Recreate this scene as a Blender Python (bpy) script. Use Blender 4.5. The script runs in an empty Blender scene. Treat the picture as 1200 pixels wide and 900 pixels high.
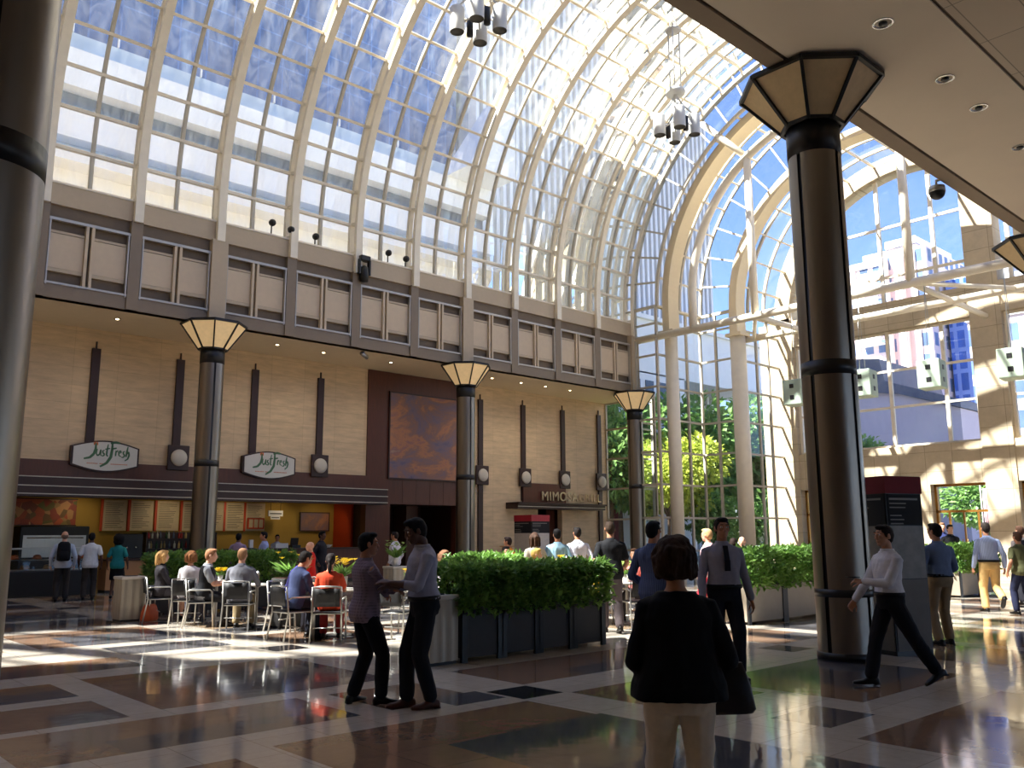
import bpy, bmesh, math, random
from mathutils import Vector, Matrix, Euler, noise
PI = math.pi
sc = bpy.context.scene
COL = sc.collection
V3 = Vector
def R(d): return math.radians(d)

# ------------------------------------------------------------------ materials
def newmat(name):
    m = bpy.data.materials.new(name); m.use_nodes = True
    nt = m.node_tree
    for n in list(nt.nodes): nt.nodes.remove(n)
    out = nt.nodes.new('ShaderNodeOutputMaterial')
    return m, nt, out
def lin(c):
    f = lambda v: v/12.92 if v <= .04045 else ((v+.055)/1.055)**2.4
    return tuple(f(x/255.0) for x in c)+(1.0,)
def ramp(nt, fac, stops):
    r = nt.nodes.new('ShaderNodeValToRGB')
    el = r.color_ramp.elements
    while len(el) > 1: el.remove(el[-1])
    el[0].position = stops[0][0]; el[0].color = stops[0][1]
    for p, c in stops[1:]:
        e = el.new(p); e.color = c
    nt.links.new(fac, r.inputs[0]); return r.outputs[0]
def coords(nt, scale=(1,1,1), kind='Object', rot=(0,0,0)):
    tc = nt.nodes.new('ShaderNodeTexCoord'); mp = nt.nodes.new('ShaderNodeMapping')
    mp.inputs['Scale'].default_value = scale; mp.inputs['Rotation'].default_value = rot
    nt.links.new(tc.outputs[kind], mp.inputs[0]); return mp.outputs[0]
def noise_tex(nt, vec, scale=5, detail=4, rough=.5, dist=0):
    n = nt.nodes.new('ShaderNodeTexNoise'); n.inputs['Scale'].default_value = scale
    n.inputs['Detail'].default_value = detail; n.inputs['Roughness'].default_value = rough
    n.inputs['Distortion'].default_value = dist
    nt.links.new(vec, n.inputs['Vector']); return n.outputs[0]
def mulc(c, k): return (min(1,c[0]*k), min(1,c[1]*k), min(1,c[2]*k), 1)
def pmat(name, rgb, rough=.6, metal=0.0, var=.12, nscale=6, nstretch=(1,1,1), bump=0, bscale=60, emit=0, spec=.5, kind='Object', coat=0):
    """principled material whose colour wavers a little with procedural noise"""
    m, nt, out = newmat(name)
    b = nt.nodes.new('ShaderNodeBsdfPrincipled')
    c = lin(rgb)
    vec = coords(nt, nstretch, kind)
    n = noise_tex(nt, vec, nscale, 5, .6)
    col = ramp(nt, n, [(.25, mulc(c, 1-var)), (.75, mulc(c, 1+var))])
    nt.links.new(col, b.inputs['Base Color'])
    b.inputs['Roughness'].default_value = rough; b.inputs['Metallic'].default_value = metal
    b.inputs['Specular IOR Level'].default_value = spec
    if coat: b.inputs['Coat Weight'].default_value = coat
    if emit:
        b.inputs['Emission Color'].default_value = c; b.inputs['Emission Strength'].default_value = emit
    if bump:
        bp = nt.nodes.new('ShaderNodeBump'); bp.inputs['Strength'].default_value = bump; bp.inputs['Distance'].default_value = .01
        n2 = noise_tex(nt, vec, bscale, 3, .6)
        nt.links.new(n2, bp.inputs['Height']); nt.links.new(bp.outputs[0], b.inputs['Normal'])
    nt.links.new(b.outputs[0], out.inputs[0]); return m

# ------------------------------------------------------------------ meshes
class MB:
    def __init__(s): s.v = []; s.f = []; s.mi = []; s.cur = 0; s.sm = []; s.smooth = False
    def add(s, vs, fs):
        o = len(s.v); s.v += [tuple(v) for v in vs]
        for f in fs:
            s.f.append(tuple(i+o for i in f)); s.mi.append(s.cur); s.sm.append(s.smooth)
    def mm(s, a, b):
        (x0,y0,z0),(x1,y1,z1) = a, b
        x0,x1 = min(x0,x1),max(x0,x1); y0,y1 = min(y0,y1),max(y0,y1); z0,z1 = min(z0,z1),max(z0,z1)
        s.add([(x0,y0,z0),(x1,y0,z0),(x1,y1,z0),(x0,y1,z0),(x0,y0,z1),(x1,y0,z1),(x1,y1,z1),(x0,y1,z1)],
              [(0,3,2,1),(4,5,6,7),(0,1,5,4),(1,2,6,5),(2,3,7,6),(3,0,4,7)])
        return s
    def box(s, c, d, rz=0):
        c = V3(c); h = V3(d)/2; M = Matrix.Rotation(rz,3,'Z')
        vs = [c+M@V3((sx*h.x,sy*h.y,sz*h.z)) for sz in (-1,1) for sx,sy in ((-1,-1),(1,-1),(1,1),(-1,1))]
        s.add(vs, [(0,3,2,1),(4,5,6,7),(0,1,5,4),(1,2,6,5),(2,3,7,6),(3,0,4,7)]); return s
    def bevbox(s, a, b, bev=.01):
        """box with chamfered vertical and top edges"""
        bm = bmesh.new(); bmesh.ops.create_cube(bm, size=1)
        a = V3(a); b = V3(b)
        for v in bm.verts:
            v.co = V3((a.x if v.co.x<0 else b.x, a.y if v.co.y<0 else b.y, a.z if v.co.z<0 else b.z))
        bmesh.ops.bevel(bm, geom=list(bm.edges), offset=bev, segments=2, affect='EDGES', profile=.5)
        s.addbm(bm); return s
    def addbm(s, bm):
        bm.verts.index_update()
        s.add([v.co for v in bm.verts], [[v.index for v in f.verts] for f in bm.faces]); bm.free()
    def loft(s, rings, cap=True, close=True):
        n = len(rings[0]); vs = [p for r in rings for p in r]; fs = []
        for i in range(len(rings)-1):
            for j in range(n if close else n-1):
                k = (j+1)%n
                fs.append((i*n+j, i*n+k, (i+1)*n+k, (i+1)*n+j))
        if cap:
            fs.append(tuple(range(n-1,-1,-1))); fs.append(tuple((len(rings)-1)*n+j for j in range(n)))
        s.add(vs, fs); return s
    def lathe(s, prof, n=24, c=(0,0,0), cap=True, a0=0):
        c = V3(c); s.smooth, o = True, s.smooth
        s.loft([[c+V3((r*math.cos(a0+2*PI*j/n), r*math.sin(a0+2*PI*j/n), z)) for j in range(n)] for r,z in prof], cap)
        s.smooth = o; return s
    def tube(s, pts, r, n=8, cap=True, flat=1.0):
        """tube along a polyline; r number or list"""
        pts = [V3(p) for p in pts]; rs = r if isinstance(r,(list,tuple)) else [r]*len(pts)
        rings = []; up = None
        for i,p in enumerate(pts):
            t = (pts[min(i+1,len(pts)-1)]-pts[max(i-1,0)])
            if t.length < 1e-9: t = V3((0,0,1))
            t.normalize()
            if up is None:
                up = V3((0,0,1)) if abs(t.z)<.9 else V3((1,0,0))
            a = t.cross(up)
            if a.length < 1e-6: a = t.orthogonal()
            a.normalize(); b = a.cross(t).normalized(); up = b
            rings.append([p+(a*math.cos(2*PI*j/n)+b*math.sin(2*PI*j/n)*flat)*rs[i] for j in range(n)])
        o = s.smooth; s.smooth = n > 5; s.loft(rings, cap); s.smooth = o; return s
    def bar(s, a, b, w, h=None, up=(0,0,1)):
        """rectangular bar from a to b, w across, h along up"""
        a=V3(a); b=V3(b); h = h or w; t=(b-a).normalized(); u=V3(up)
        x = t.cross(u)
        if x.length<1e-6: x = t.orthogonal()
        x.normalize(); y = x.cross(t).normalized()
        rs = [[p+x*sx*w/2+y*sy*h/2 for sx,sy in ((-1,-1),(1,-1),(1,1),(-1,1))] for p in (a,b)]
        s.loft(rs); return s
    def prism(s, poly, O, U, W, depth):
        """2-D polygon in plane (U,W) at O, pushed by depth along U x W"""
        O=V3(O);U=V3(U);W=V3(W);N=U.cross(W).normalized()*depth
        a=[O+U*x+W*y for x,y in poly]; s.loft([a,[p+N for p in a]]); return s
    def ell(s, c, r, n=14, m=10, M=None):
        c=V3(c); rings=[]
        for i in range(m+1):
            t=PI*i/m; t=min(max(t,.02),PI-.02)
            ring=[]
            for j in range(n):
                p=V3((r[0]*math.sin(t)*math.cos(2*PI*j/n), r[1]*math.sin(t)*math.sin(2*PI*j/n), -r[2]*math.cos(t)))
                ring.append(c+(M@p if M else p))
            rings.append(ring)
        o=s.smooth; s.smooth=True; s.loft(rings); s.smooth=o; return s
    def mesh(s, name, mats):
        me = bpy.data.meshes.new(name); me.from_pydata(s.v, [], s.f)
        for m in (mats if isinstance(mats,(list,tuple)) else [mats]): me.materials.append(m)
        if me.polygons:
            me.polygons.foreach_set('material_index', s.mi); me.polygons.foreach_set('use_smooth', s.sm)
        me.update(); return me
    def build(s, name, mats, parent=None, loc=None):
        o = bpy.data.objects.new(name, s.mesh(name, mats)); COL.objects.link(o)
        if parent: o.parent = parent
        if loc: o.location = loc
        return o
def tag(o, label=None, cat=None, group=None, kind=None):
    if label: o['label'] = label
    if cat: o['category'] = cat
    if group: o['group'] = group
    if kind: o['kind'] = kind
    return o
def empty(name, loc=(0,0,0), rz=0, parent=None):
    o = bpy.data.objects.new(name, None); COL.objects.link(o); o.location = loc; o.rotation_euler = (0,0,rz)
    o.empty_display_size = .1
    if parent: o.parent = parent
    return o
def thing(name, label, cat, loc=(0,0,0), rz=0, group=None):
    return tag(empty(name, loc, rz), label, cat, group)
KIDS = {}
def kids(o): return [c for c in o.children]
def dup(o, loc=None, rz=None, label=None, group=None, parent=None):
    c = o.copy(); COL.objects.link(c)
    if parent: c.parent = parent
    if loc is not None: c.location = loc
    if rz is not None: c.rotation_euler = (0,0,rz)
    if label: c['label'] = label
    if group: c['group'] = group
    for ch in list(o.children): dup(ch, parent=c)
    return c
EXPOSURE=1.45; SKY=.11; SUN=9.0; DUST=.10; SOFFIT_W=26; CAFE_W=24; TOWER_Y=23.6
# ------------------------------------------------------------------ people
def remeshed(mb, name, mats, voxel, smooth=2, noise_amp=0, noise_scale=6, seed=0):
    """weld overlapping closed shapes into one continuous surface"""
    me = mb.mesh(name+'_raw', mats)
    o = bpy.data.objects.new('raw', me); COL.objects.link(o)
    md = o.modifiers.new('r','REMESH'); md.mode='VOXEL'; md.voxel_size=voxel; md.use_smooth_shade=True
    if smooth:
        sm = o.modifiers.new('s','SMOOTH'); sm.factor=.5; sm.iterations=smooth
    dg = bpy.context.evaluated_depsgraph_get()
    ev = o.evaluated_get(dg)
    out = bpy.data.meshes.new_from_object(ev); out.name = name
    bpy.data.objects.remove(o); bpy.data.meshes.remove(me)
    if noise_amp:
        off = V3((seed*3.1, seed*1.7, seed*.9))
        nrm = [v.normal.copy() for v in out.vertices]
        for v,n in zip(out.vertices, nrm):
            p = V3((v.co.x, v.co.y, v.co.z*.55))*noise_scale+off
            q_=p+V3((.35,.2,.5))*noise.noise(p*.6)
            v.co += n*noise_amp*(.7*noise.noise(p)+1.3*(.5-abs(noise.noise(q_*1.3)))*(.6+noise.noise(p*.7))+.4*noise.noise(p*2.6)+.05)
    if len(out.materials)==0:
        for m in (mats if isinstance(mats,(list,tuple)) else [mats]): out.materials.append(m)
    for p in out.polygons: p.use_smooth=True
    out.update(); return out

def ring2(c, rx, ry, ax, ay, n=16, pw=2.0):
    out=[]
    for j in range(n):
        a=2*PI*j/n; ca,sa=math.cos(a),math.sin(a)
        x=math.copysign(abs(ca)**(2/pw),ca); y=math.copysign(abs(sa)**(2/pw),sa)
        out.append(c+ax*rx*x+ay*ry*y)
    return out

def limb(mb, pts, rs, n=12):
    """tapered limb through points with rounded ends"""
    P=[V3(p) for p in pts]; Q=[];RR=[]
    # densify with Catmull-like smoothing
    for i in range(len(P)-1):
        for k in range(4):
            t=k/4
            Q.append(P[i].lerp(P[i+1],t)); RR.append(rs[i]*(1-t)+rs[i+1]*t)
    Q.append(P[-1]); RR.append(rs[-1])
    d0=(Q[0]-Q[1]).normalized(); d1=(Q[-1]-Q[-2]).normalized()
    Q=[Q[0]+d0*RR[0]*.8]+Q+[Q[-1]+d1*RR[-1]*.8]; RR=[RR[0]*.45]+RR+[RR[-1]*.45]
    mb.tube(Q,RR,n)

def ik(a, b, l1, l2, pole):
    d=b-a; L=d.length; mx=(l1+l2)*.998
    if L>mx: b=a+d*(mx/L); d=b-a; L=mx
    if L<abs(l1-l2)+.02:
        L=abs(l1-l2)+.02; b=a+d.normalized()*L; d=b-a
    x=(l1*l1-l2*l2+L*L)/(2*L); h=math.sqrt(max(0,l1*l1-x*x)); t=d.normalized()
    p=pole-t*pole.dot(t)
    if p.length<1e-5: p=t.orthogonal()
    p.normalize(); return a+t*x+p*h, b

def hand(mb, wrist, fwd, palm_n, side, H, curl=.5, fine=True):
    """palm, four unequal bent fingers, thumb from the side of the palm. fwd: wrist->knuckles, palm_n: palm normal"""
    k=H/1.75; f=fwd.normalized(); n=(palm_n-f*palm_n.dot(f)).normalized(); s=f.cross(n)*side   # s: towards thumb
    L=.092*k
    rings=[]
    for t,w,th in ((-.25,.026,.021),(0,.029,.02),(.45,.038,.0165),(.85,.041,.0145),(1.0,.038,.012)):
        rings.append(ring2(wrist+f*L*t, w*k, th*k, s, n, 12, 2.6))
    mb.loft(rings)
    base=[(.031,.066,.0082),(.0105,.074,.0086),(-.0105,.069,.0082),(-.030,.054,.0073)]
    for i,(o,fl,r) in enumerate(base):
        p=wrist+f*L*(.97-.03*abs(i-1.2))+s*o*k; d=f.copy(); pts=[p-f*.015*k,p]; rr=[r*k*1.05,r*k]
        ax=s
        for j,seg in enumerate((.45,.32,.26)):
            ang=(curl*(1.0+.12*i)*(.75 if j==0 else 1.0))
            c,si=math.cos(ang),math.sin(ang)
            d=(d*c+ (d.cross(ax))*0 + (n*si if j==0 else (n*math.cos(0)*0)) if False else d)
            # bend d towards n in the (f,n) plane
            a0=math.atan2(d.dot(n), d.dot(f))+ang*.85
            d=f*math.cos(a0)+n*math.sin(a0)
            p=p+d*fl*seg*k*1.02; pts.append(p); rr.append(r*k*(1-.13*(j+1)))
        limb(mb, pts, rr, 8)
    p=wrist+f*L*.28+s*.024*k
    d1=(s*.72+f*.62+n*.28).normalized(); d2=(s*.18+f*.86+n*.45).normalized()
    q=p+d1*.042*k; r_=q+d2*.032*k; e=r_+(d2*.8+n*.35*curl).normalized()*.026*k
    limb(mb,[p,q,r_,e],[.0125*k,.0105*k,.0095*k,.0078*k],8)

def head_mesh(mb, hc, M, k, female=False):
    """skull, jaw, nose, brow, lips, ears; hc head centre, M axes (x forward, y left, z up)"""
    E=lambda c,r,n=14,m=10,rot=None: mb.ell(hc+M@(V3(c)*k), [x*k for x in r], n, m, (M@rot) if rot else M)
    E((-.012,0,.028),(.098,.077,.092),20,14)
    E((.022,0,-.035),(.066,.06,.082),18,12)
    E((.05,0,-.088),(.034,.036,.028))                       # chin
    E((.03,0,-.075),(.05,.05 if not female else .045,.03))
    for s in (-1,1):
        E((.062,s*.036,.0),(.028,.026,.022))                # cheeks
        E((.074,s*.033,.036),(.022,.03,.010))               # brow
        E((-.008,s*.079,-.004),(.024,.010,.034),10,8,Euler((0,R(8),R(s*-18))).to_matrix())  # ears
        E((.101,s*.012,-.027),(.012,.010,.009),8,6)          # nostril wings
    mb.loft([ring2(hc+M@(V3((.085,0,.028))*k),.009*k,.010*k,M@V3((1,0,0)),M@V3((0,1,0)),8),
             ring2(hc+M@(V3((.094,0,.0))*k),.013*k,.011*k,M@V3((1,0,0)),M@V3((0,1,0)),8),
             ring2(hc+M@(V3((.103,0,-.022))*k),.015*k,.014*k,M@V3((1,0,0)),M@V3((0,1,0)),8),
             ring2(hc+M@(V3((.098,0,-.033))*k),.012*k,.012*k,M@V3((1,0,0)),M@V3((0,1,0)),8)])
    E((.086,0,-.053),(.012,.024,.006)); E((.083,0,-.063),(.013,.021,.007))

SKIN={}
def skin_mat(tone):
    if tone not in SKIN:
        rgb={'light':(214,160,132),'mid':(178,122,92),'tan':(196,142,110),'dark':(92,58,42)}[tone]
        SKIN[tone]=pmat('skin_'+tone, rgb, .55, var=.07, nscale=25)
    return SKIN[tone]
FAB={}
def fabric(rgb, kind='plain', rough=.85):
    key=(rgb,kind)
    if key in FAB: return FAB[key]
    if kind=='plain':
        m=pmat('cloth_%d_%d_%d'%rgb, rgb, rough, var=.10, nscale=14, bump=.12, bscale=220, spec=.25)
    else:
        m,nt,out=newmat('cloth_%s_%d_%d_%d'%((kind,)+rgb)); b=nt.nodes.new('ShaderNodeBsdfPrincipled')
        b.inputs['Roughness'].default_value=rough; b.inputs['Specular IOR Level'].default_value=.2
        c=lin(rgb); vec=coords(nt)
        def wave(dirn,sc_):
            w=nt.nodes.new('ShaderNodeTexWave'); w.wave_type='BANDS'; w.bands_direction=dirn
            w.inputs['Scale'].default_value=sc_; w.inputs['Distortion'].default_value=.6; w.inputs['Detail'].default_value=1
            nt.links.new(vec,w.inputs['Vector']); return w.outputs['Fac']
        f=wave('Y',14 if kind=='stripe' else 11)
        if kind=='check':
            a=nt.nodes.new('ShaderNodeMath'); a.operation='ADD'; nt.links.new(f,a.inputs[0]); nt.links.new(wave('Z',11),a.inputs[1])
            h=nt.nodes.new('ShaderNodeMath'); h.operation='MULTIPLY'; h.inputs[1].default_value=.5; nt.links.new(a.outputs[0],h.inputs[0]); f=h.outputs[0]
        if kind=='dots':
            v=nt.nodes.new('ShaderNodeTexVoronoi'); v.inputs['Scale'].default_value=16; nt.links.new(vec,v.inputs['Vector']); f=v.outputs['Distance']
            col=ramp(nt,f,[(.0,lin((225,225,225))),(.32,lin((210,210,210))),(.36,c),(1,c)])
        else:
            col=ramp(nt,f,[(.0,mulc(c,.62)),(.45,c),(1,mulc(c,1.12))])
        nt.links.new(col,b.inputs['Base Color']); nt.links.new(b.outputs[0],out.inputs[0])
    FAB[key]=m; return m
HAIRM={}
def hair_mat(rgb):
    if rgb not in HAIRM: HAIRM[rgb]=pmat('hair_%d_%d_%d'%rgb, rgb, .75, var=.35, nscale=40, nstretch=(1,1,.25), bump=.5, bscale=90, spec=.2)
    return HAIRM[rgb]

def person(label, x, y, heading, H=1.75, skin='tan', hair=('short',(30,24,20)), top=(200,205,215), topkind='plain',
           sleeve='long', bottom=(25,26,30), bottomkind='trousers', shoe=(20,16,14), female=False, seat=None, lean=0, twist=0,
           head_yaw=0, head_pitch=0, head_roll=0, hl=None, hr=None, fl=None, fr=None, el=None, er=None, heavy=1.0, fine=False,
           collar=True, belt=False, untucked=True, vest=None, tie=None, group=None, stoop=0, curl=.5, legs=True, palm=None, loose=0.0, glasses=False, voxel=None, hem=None, z0=0.0, boxy=0):
    """one figure. local frame: x forward, y left, z up, feet on z=0. hl/hr wrists, fl/fr ankles (x,y,z[,toe yaw])"""
    k=H/1.75; seed=int((x*13+y*7)*10)%97
    vox=(.0065 if fine else .013)*k if not voxel else voxel
    root=thing('person',label,'person',(x,y,z0),R(heading),group)
    up=V3((0,0,1))
    hipz=(.925*k if seat is None else seat+.10)-stoop
    pel=V3((0,0,hipz))
    L=Matrix.Rotation(R(lean),3,'Y')                 # +lean bends forward (towards +x)
    T=L@Matrix.Rotation(R(twist),3,'Z')
    fx=1.0 if not female else .90
    fx2=1.0 if not female else .93
    def tp(h, fw=0, lt=0): return pel+ (L.lerp(T,min(1,max(0,h/.45))) if twist else L)@V3((fw,lt,h))*k
    X=T@V3((1,0,0)); Y=T@V3((0,1,0))
    # torso sections: height above hip joint, half width, half depth, forward shift
    hw=heavy
    sec=[(-.09,.135,.105,0),(-.02,.168,.122,-.008),(.06,.165*(1.04 if female else 1),.122,-.004),(.14,.150*(.93 if female else 1),.112*hw,.006),(.22,.145*(.90 if female else 1),.108*hw,.010),
         (.32,.160*fx,.120,.008),(.40,.172*fx,.120,.0),(.45,.172*fx,.108,-.006),(.485,.150*fx,.090,-.012),(.515,.112*fx,.074,-.014),(.54,.078,.064,-.012),(.575,.056,.056,-.002)]
    def torso(mb, grow=0, lo=-.09, hi=.60, flare=0, boxy=0):
        rings=[]
        hs=[s for s in sec if lo<=s[0]<=hi]
        for h,w,d,sh in hs:
            g=grow+(flare*max(0,(.25-h)/.34) if flare else 0)
            wk=(w*(1+(hw-1)*.6) if h<.42 else w)
            if boxy and h<.42: wk=max(wk,boxy)
            a=min(1,max(0,h/.45)); B=L.lerp(T,a) if twist else L
            rings.append(ring2(tp(h,sh), (wk+g)*k, (d+g)*k, B@V3((0,1,0)), B@V3((1,0,0)), 20, 2.35))
        mb.loft(rings)
    shw=(.180 if not female else .158)
    shL,shR=tp(.452,-.012,shw),tp(.452,-.012,-shw)
    hipL,hipR=pel+V3((0,.088*k,-.01)),pel+V3((0,-.088*k,-.01))
    # legs
    if seat is None:
        fl=fl or (-.02,.11,.085); fr=fr or (.04,-.11,.085)
    else:
        fl=fl or (.40,.13,.085); fr=fr or (.38,-.13,.085)
    UL,LL=.435*k,.42*k
    kneeL,ankL=ik(hipL,V3(fl[:3]),UL,LL,V3((1,.10,.2)))
    kneeR,ankR=ik(hipR,V3(fr[:3]),UL,LL,V3((1,-.10,.2)))
    # arms
    UA,FA=.295*k,.262*k
    hl=V3(hl) if hl else tp(-.03,.05,.27); hr=V3(hr) if hr else tp(-.03,.05,-.27)
    elL,wrL=ik(shL,hl,UA,FA,V3(el) if el else V3((-1,.45,-.35)))
    elR,wrR=ik(shR,hr,UA,FA,V3(er) if er else V3((-1,-.45,-.35)))
    # head
    nb=tp(.545,-.012); HM=T@Matrix.Rotation(R(head_yaw),3,'Z')@Matrix.Rotation(R(head_pitch),3,'Y')@Matrix.Rotation(R(head_roll),3,'X')
    if lean: HM=Matrix.Rotation(R(-lean*.55),3,'Y')@HM if abs(lean)>0 else HM
    hc=nb+ (T@V3((.012,0,.03)))*k + HM@V3((.022,0,.130))*k
    sk=skin_mat(skin)
    mb=MB(); mb.smooth=True
    torso(mb,-.012)
    limb(mb,[nb-T@V3((0,0,.02*k)),nb+T@V3((.006,0,.05))*k,hc-HM@V3((.012,0,.05))*k],[.062*k*(.9 if female else 1),.056*k*(.88 if female else 1),.056*k*(.88 if female else 1)],14)
    head_mesh(mb,hc,HM,k*(.97 if female else 1.0),female)
    g=.9 if female else 1.0
    for sh,e,w,s in ((shL,elL,wrL,1),(shR,elR,wrR,-1)):
        limb(mb,[sh+(tp(.40)-sh)*.35,sh,sh.lerp(e,.35),sh.lerp(e,.8),e],[.045*k*g,.045*k*g,.044*k*g,.039*k*g,.038*k*g])
        limb(mb,[e,e.lerp(w,.3),w],[.039*k*g,.041*k*g,.025*k*g])
        f=(w-e).normalized()
        pn=V3(palm) if palm else (V3((0,-s,0)) if abs(f.z)>.5 else V3((0,-s*.6,-.8)))
        hand(mb,w,f,pn,-1 if pn.dot(V3((0,-s,0)))<-.2 else (1 if s>0 else -1)*1,H*(.92 if female else 1),curl)
    for h,kn,a in ((hipL,kneeL,ankL),(hipR,kneeR,ankR)):
        limb(mb,[h,h.lerp(kn,.4),kn],[.080*k,.072*k,.051*k])
        limb(mb,[kn,kn.lerp(a,.32),kn.lerp(a,.8),a],[.049*k,.054*k,.034*k,.033*k])
    ft=[]
    for a,f_,s in ((ankL,fl,1),(ankR,fr,-1)):
        yaw=R(f_[3]) if len(f_)>3 else R(s*9); pit=R(f_[4]) if len(f_)>4 else 0
        FM=Matrix.Rotation(yaw,3,'Z')@Matrix.Rotation(pit,3,'Y'); ft.append((a,FM))
        rr=[ring2(a+FM@V3((x_,0,z_))*k,w_*k,h_*k,FM@V3((0,1,0)),FM@V3((0,0,1)),10) for x_,z_,w_,h_ in ((-.05,-.04,.026,.03),(0,-.035,.032,.04),(.09,-.055,.038,.022),(.16,-.062,.032,.012))]
        mb.loft(rr)
    body=bpy.data.objects.new('body',remeshed(mb,'body',[sk],vox,2)); COL.objects.link(body); body.parent=root
    body['label']='bare skin of face and hands' if bottomkind!='skirt' else 'bare skin of face, hands and legs'
    # shirt
    tm=fabric(top,topkind); cv=max(vox,.009*k if fine else .014*k)
    mb=MB(); mb.smooth=True
    lo=hem if hem is not None else (-.09 if untucked else .06)
    torso(mb,.014+loose*.3,lo,.545,.02+loose,boxy)
    if vest: pass
    for sh,e,w in ((shL,elL,wrL),(shR,elR,wrR)):
        a=sh+(tp(.44)-sh)*.3
        if sleeve=='none': continue
        lw=loose*.12
        end=e.lerp(w,.93) if sleeve=='long' else (e.lerp(w,.45) if sleeve=='mid' else sh.lerp(e,.72))
        if sleeve=='short': limb(mb,[a,sh,end],[.066*k,.064*k,(.060+lw)*k])
        else:
            limb(mb,[a,sh,sh.lerp(e,.6),e],[.066*k,.062*k,(.054+lw)*k,(.050+lw)*k])
            limb(mb,[e,e.lerp(end,.5),end],[(.050+lw)*k,(.048+lw)*k,(.040+lw)*k])
    o=bpy.data.objects.new('shirt' if not vest else 'shirt',remeshed(mb,'shirt',[tm],cv,2,.009*k if fine else .007*k,9/k,seed)); COL.objects.link(o); o.parent=root
    o['label']='upper garment'; sh_o=o
    if collar:
        mb=MB(); mb.smooth=True
        rings=[ring2(nb+T@V3((f_,0,z_))*k,r_*k,r_*1.02*k,Y,X,18) for f_,z_,r_ in ((-.004,-.026,.092),(0,.006,.077),(.003,.022,.073),(.001,.022,.066),(-.002,-.01,.062))]
        mb.loft(rings,False); mb.build('collar',[tm],sh_o)
    if tie:
        mb=MB(); f0=tp(.515,.105); f1=tp(.36,.160); f2=tp(.24,.163)
        mb.bar(f0,f1,.055*k,.012,T@V3((1,0,0))); mb.bar(f1,f2,.062*k,.012,T@V3((1,0,0))); mb.build('tie',[fabric(tie)],root)
    if vest:
        mb=MB(); mb.smooth=True; torso(mb,.024,-.06,.52,.02)
        o=bpy.data.objects.new('vest',remeshed(mb,'vest',[fabric(vest)],cv,2,.004,8,seed)); COL.objects.link(o); o.parent=root
    if belt:
        mb=MB(); mb.smooth=True
        rings=[]
        for h,g_ in ((.048,.010),(.048,.030),(.092,.030),(.092,.010)):
            w=.163*(1+(hw-1)*.6)+g_; rings.append(ring2(tp(h),w*k,(.120+g_)*k,L@V3((0,1,0)),L@V3((1,0,0)),24,2.35))
        mb.loft(rings,False); mb.build('belt',[fabric((18,15,14),'plain',.5)],root)
    # trousers / skirt
    bmx=fabric(bottom)
    mb=MB(); mb.smooth=True
    if bottomkind in('trousers','capri'):
        torso(mb,.010,-.09,.065)
        for h,kn,a in ((hipL,kneeL,ankL),(hipR,kneeR,ankR)):
            tl=.97 if bottomkind=='trousers' else .62
            e=kn.lerp(a,tl)
            limb(mb,[h,h.lerp(kn,.45),kn],[.098*k*(.5+.5*hw),.092*k*fx2,.078*k*fx2])
            limb(mb,[kn,kn.lerp(e,.5),e],[.077*k*fx2,.073*k*fx2,.068*k*fx2])
        nm='trousers'
    else:
        torso(mb,.012,-.09,.065); nm='skirt'
        kc=(kneeL+kneeR)/2
        rings=[ring2(pel.lerp(kc,t),(.18+.03*t)*k,(.135+.0*t)*k,V3((0,1,0)),V3((1,0,0)) if seat is None else V3((.3,0,1)).normalized(),18,2.3) for t in (0,.3,.6,.95)]
        mb.loft(rings)
    o=bpy.data.objects.new(nm,remeshed(mb,nm,[bmx],cv,2,.009*k,8/k,seed+5)); COL.objects.link(o); o.parent=root
    # shoes
    smt=fabric(shoe,'plain',.4)
    for a,FM in ft:
        mb=MB(); mb.smooth=True
        rr=[ring2(a+FM@V3((x_,0,z_))*k,w_*k,h_*k,FM@V3((0,1,0)),FM@V3((0,0,1)),14,2.6) for x_,z_,w_,h_ in ((-.085,-.052,.022,.026),(-.07,-.045,.036,.038),(-.02,-.035,.041,.048),(.04,-.045,.043,.039),(.10,-.058,.048,.026),(.16,-.062,.042,.021),(.195,-.066,.024,.014))]
        mb.loft(rr)
        if not female: mb.box(a+FM@V3((-.055,0,-.075))*k,(.06*k,.07*k,.018*k))
        mb.build('shoe',[smt],root)
    # hair
    style,hrgb=hair
    if style!='bald':
        hm=hair_mat(hrgb); mb=MB(); mb.smooth=True
        E=lambda c,r,rot=None: mb.ell(hc+HM@(V3(c)*k),[q*k for q in r],18,12,HM)
        E((-.020,0,.040),(.098,.083,.090)); E((-.042,0,.012),(.078,.081,.082))
        E((.030,0,.098),(.062,.064,.030))
        if style in('short','neat'):
            E((-.06,0,-.03),(.045,.062,.055))
            for s in(-1,1): E((.012,s*.072,.02),(.018,.010,.035))
        if style=='bob':
            E((-.035,0,-.005),(.105,.114,.105)); E((-.05,0,-.055),(.085,.108,.055)); E((-.02,0,.050),(.112,.102,.092))
            for s in(-1,1): E((.008,s*.088,-.030),(.046,.030,.070))
        if style in('bob','long'):
            rl=random.Random(seed); ns=46 if fine else 22
            for q in range(ns):
                an=rl.uniform(.75,2*PI-.75); top_=V3((-.02+.05*math.cos(an),.05*math.sin(an),.10)); mid_=V3((-.03+.118*math.cos(an),.112*math.sin(an),rl.uniform(.0,.06)))
                end_=V3((-.035+(.105+rl.uniform(-.01,.02))*math.cos(an),(.108+rl.uniform(-.01,.02))*math.sin(an),rl.uniform(-.10,-.03) if style=='bob' else rl.uniform(-.22,-.10)))
                limb(mb,[hc+HM@(v*k) for v in(top_,mid_,end_)],[.016*k,.015*k,.006*k],6)
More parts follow.
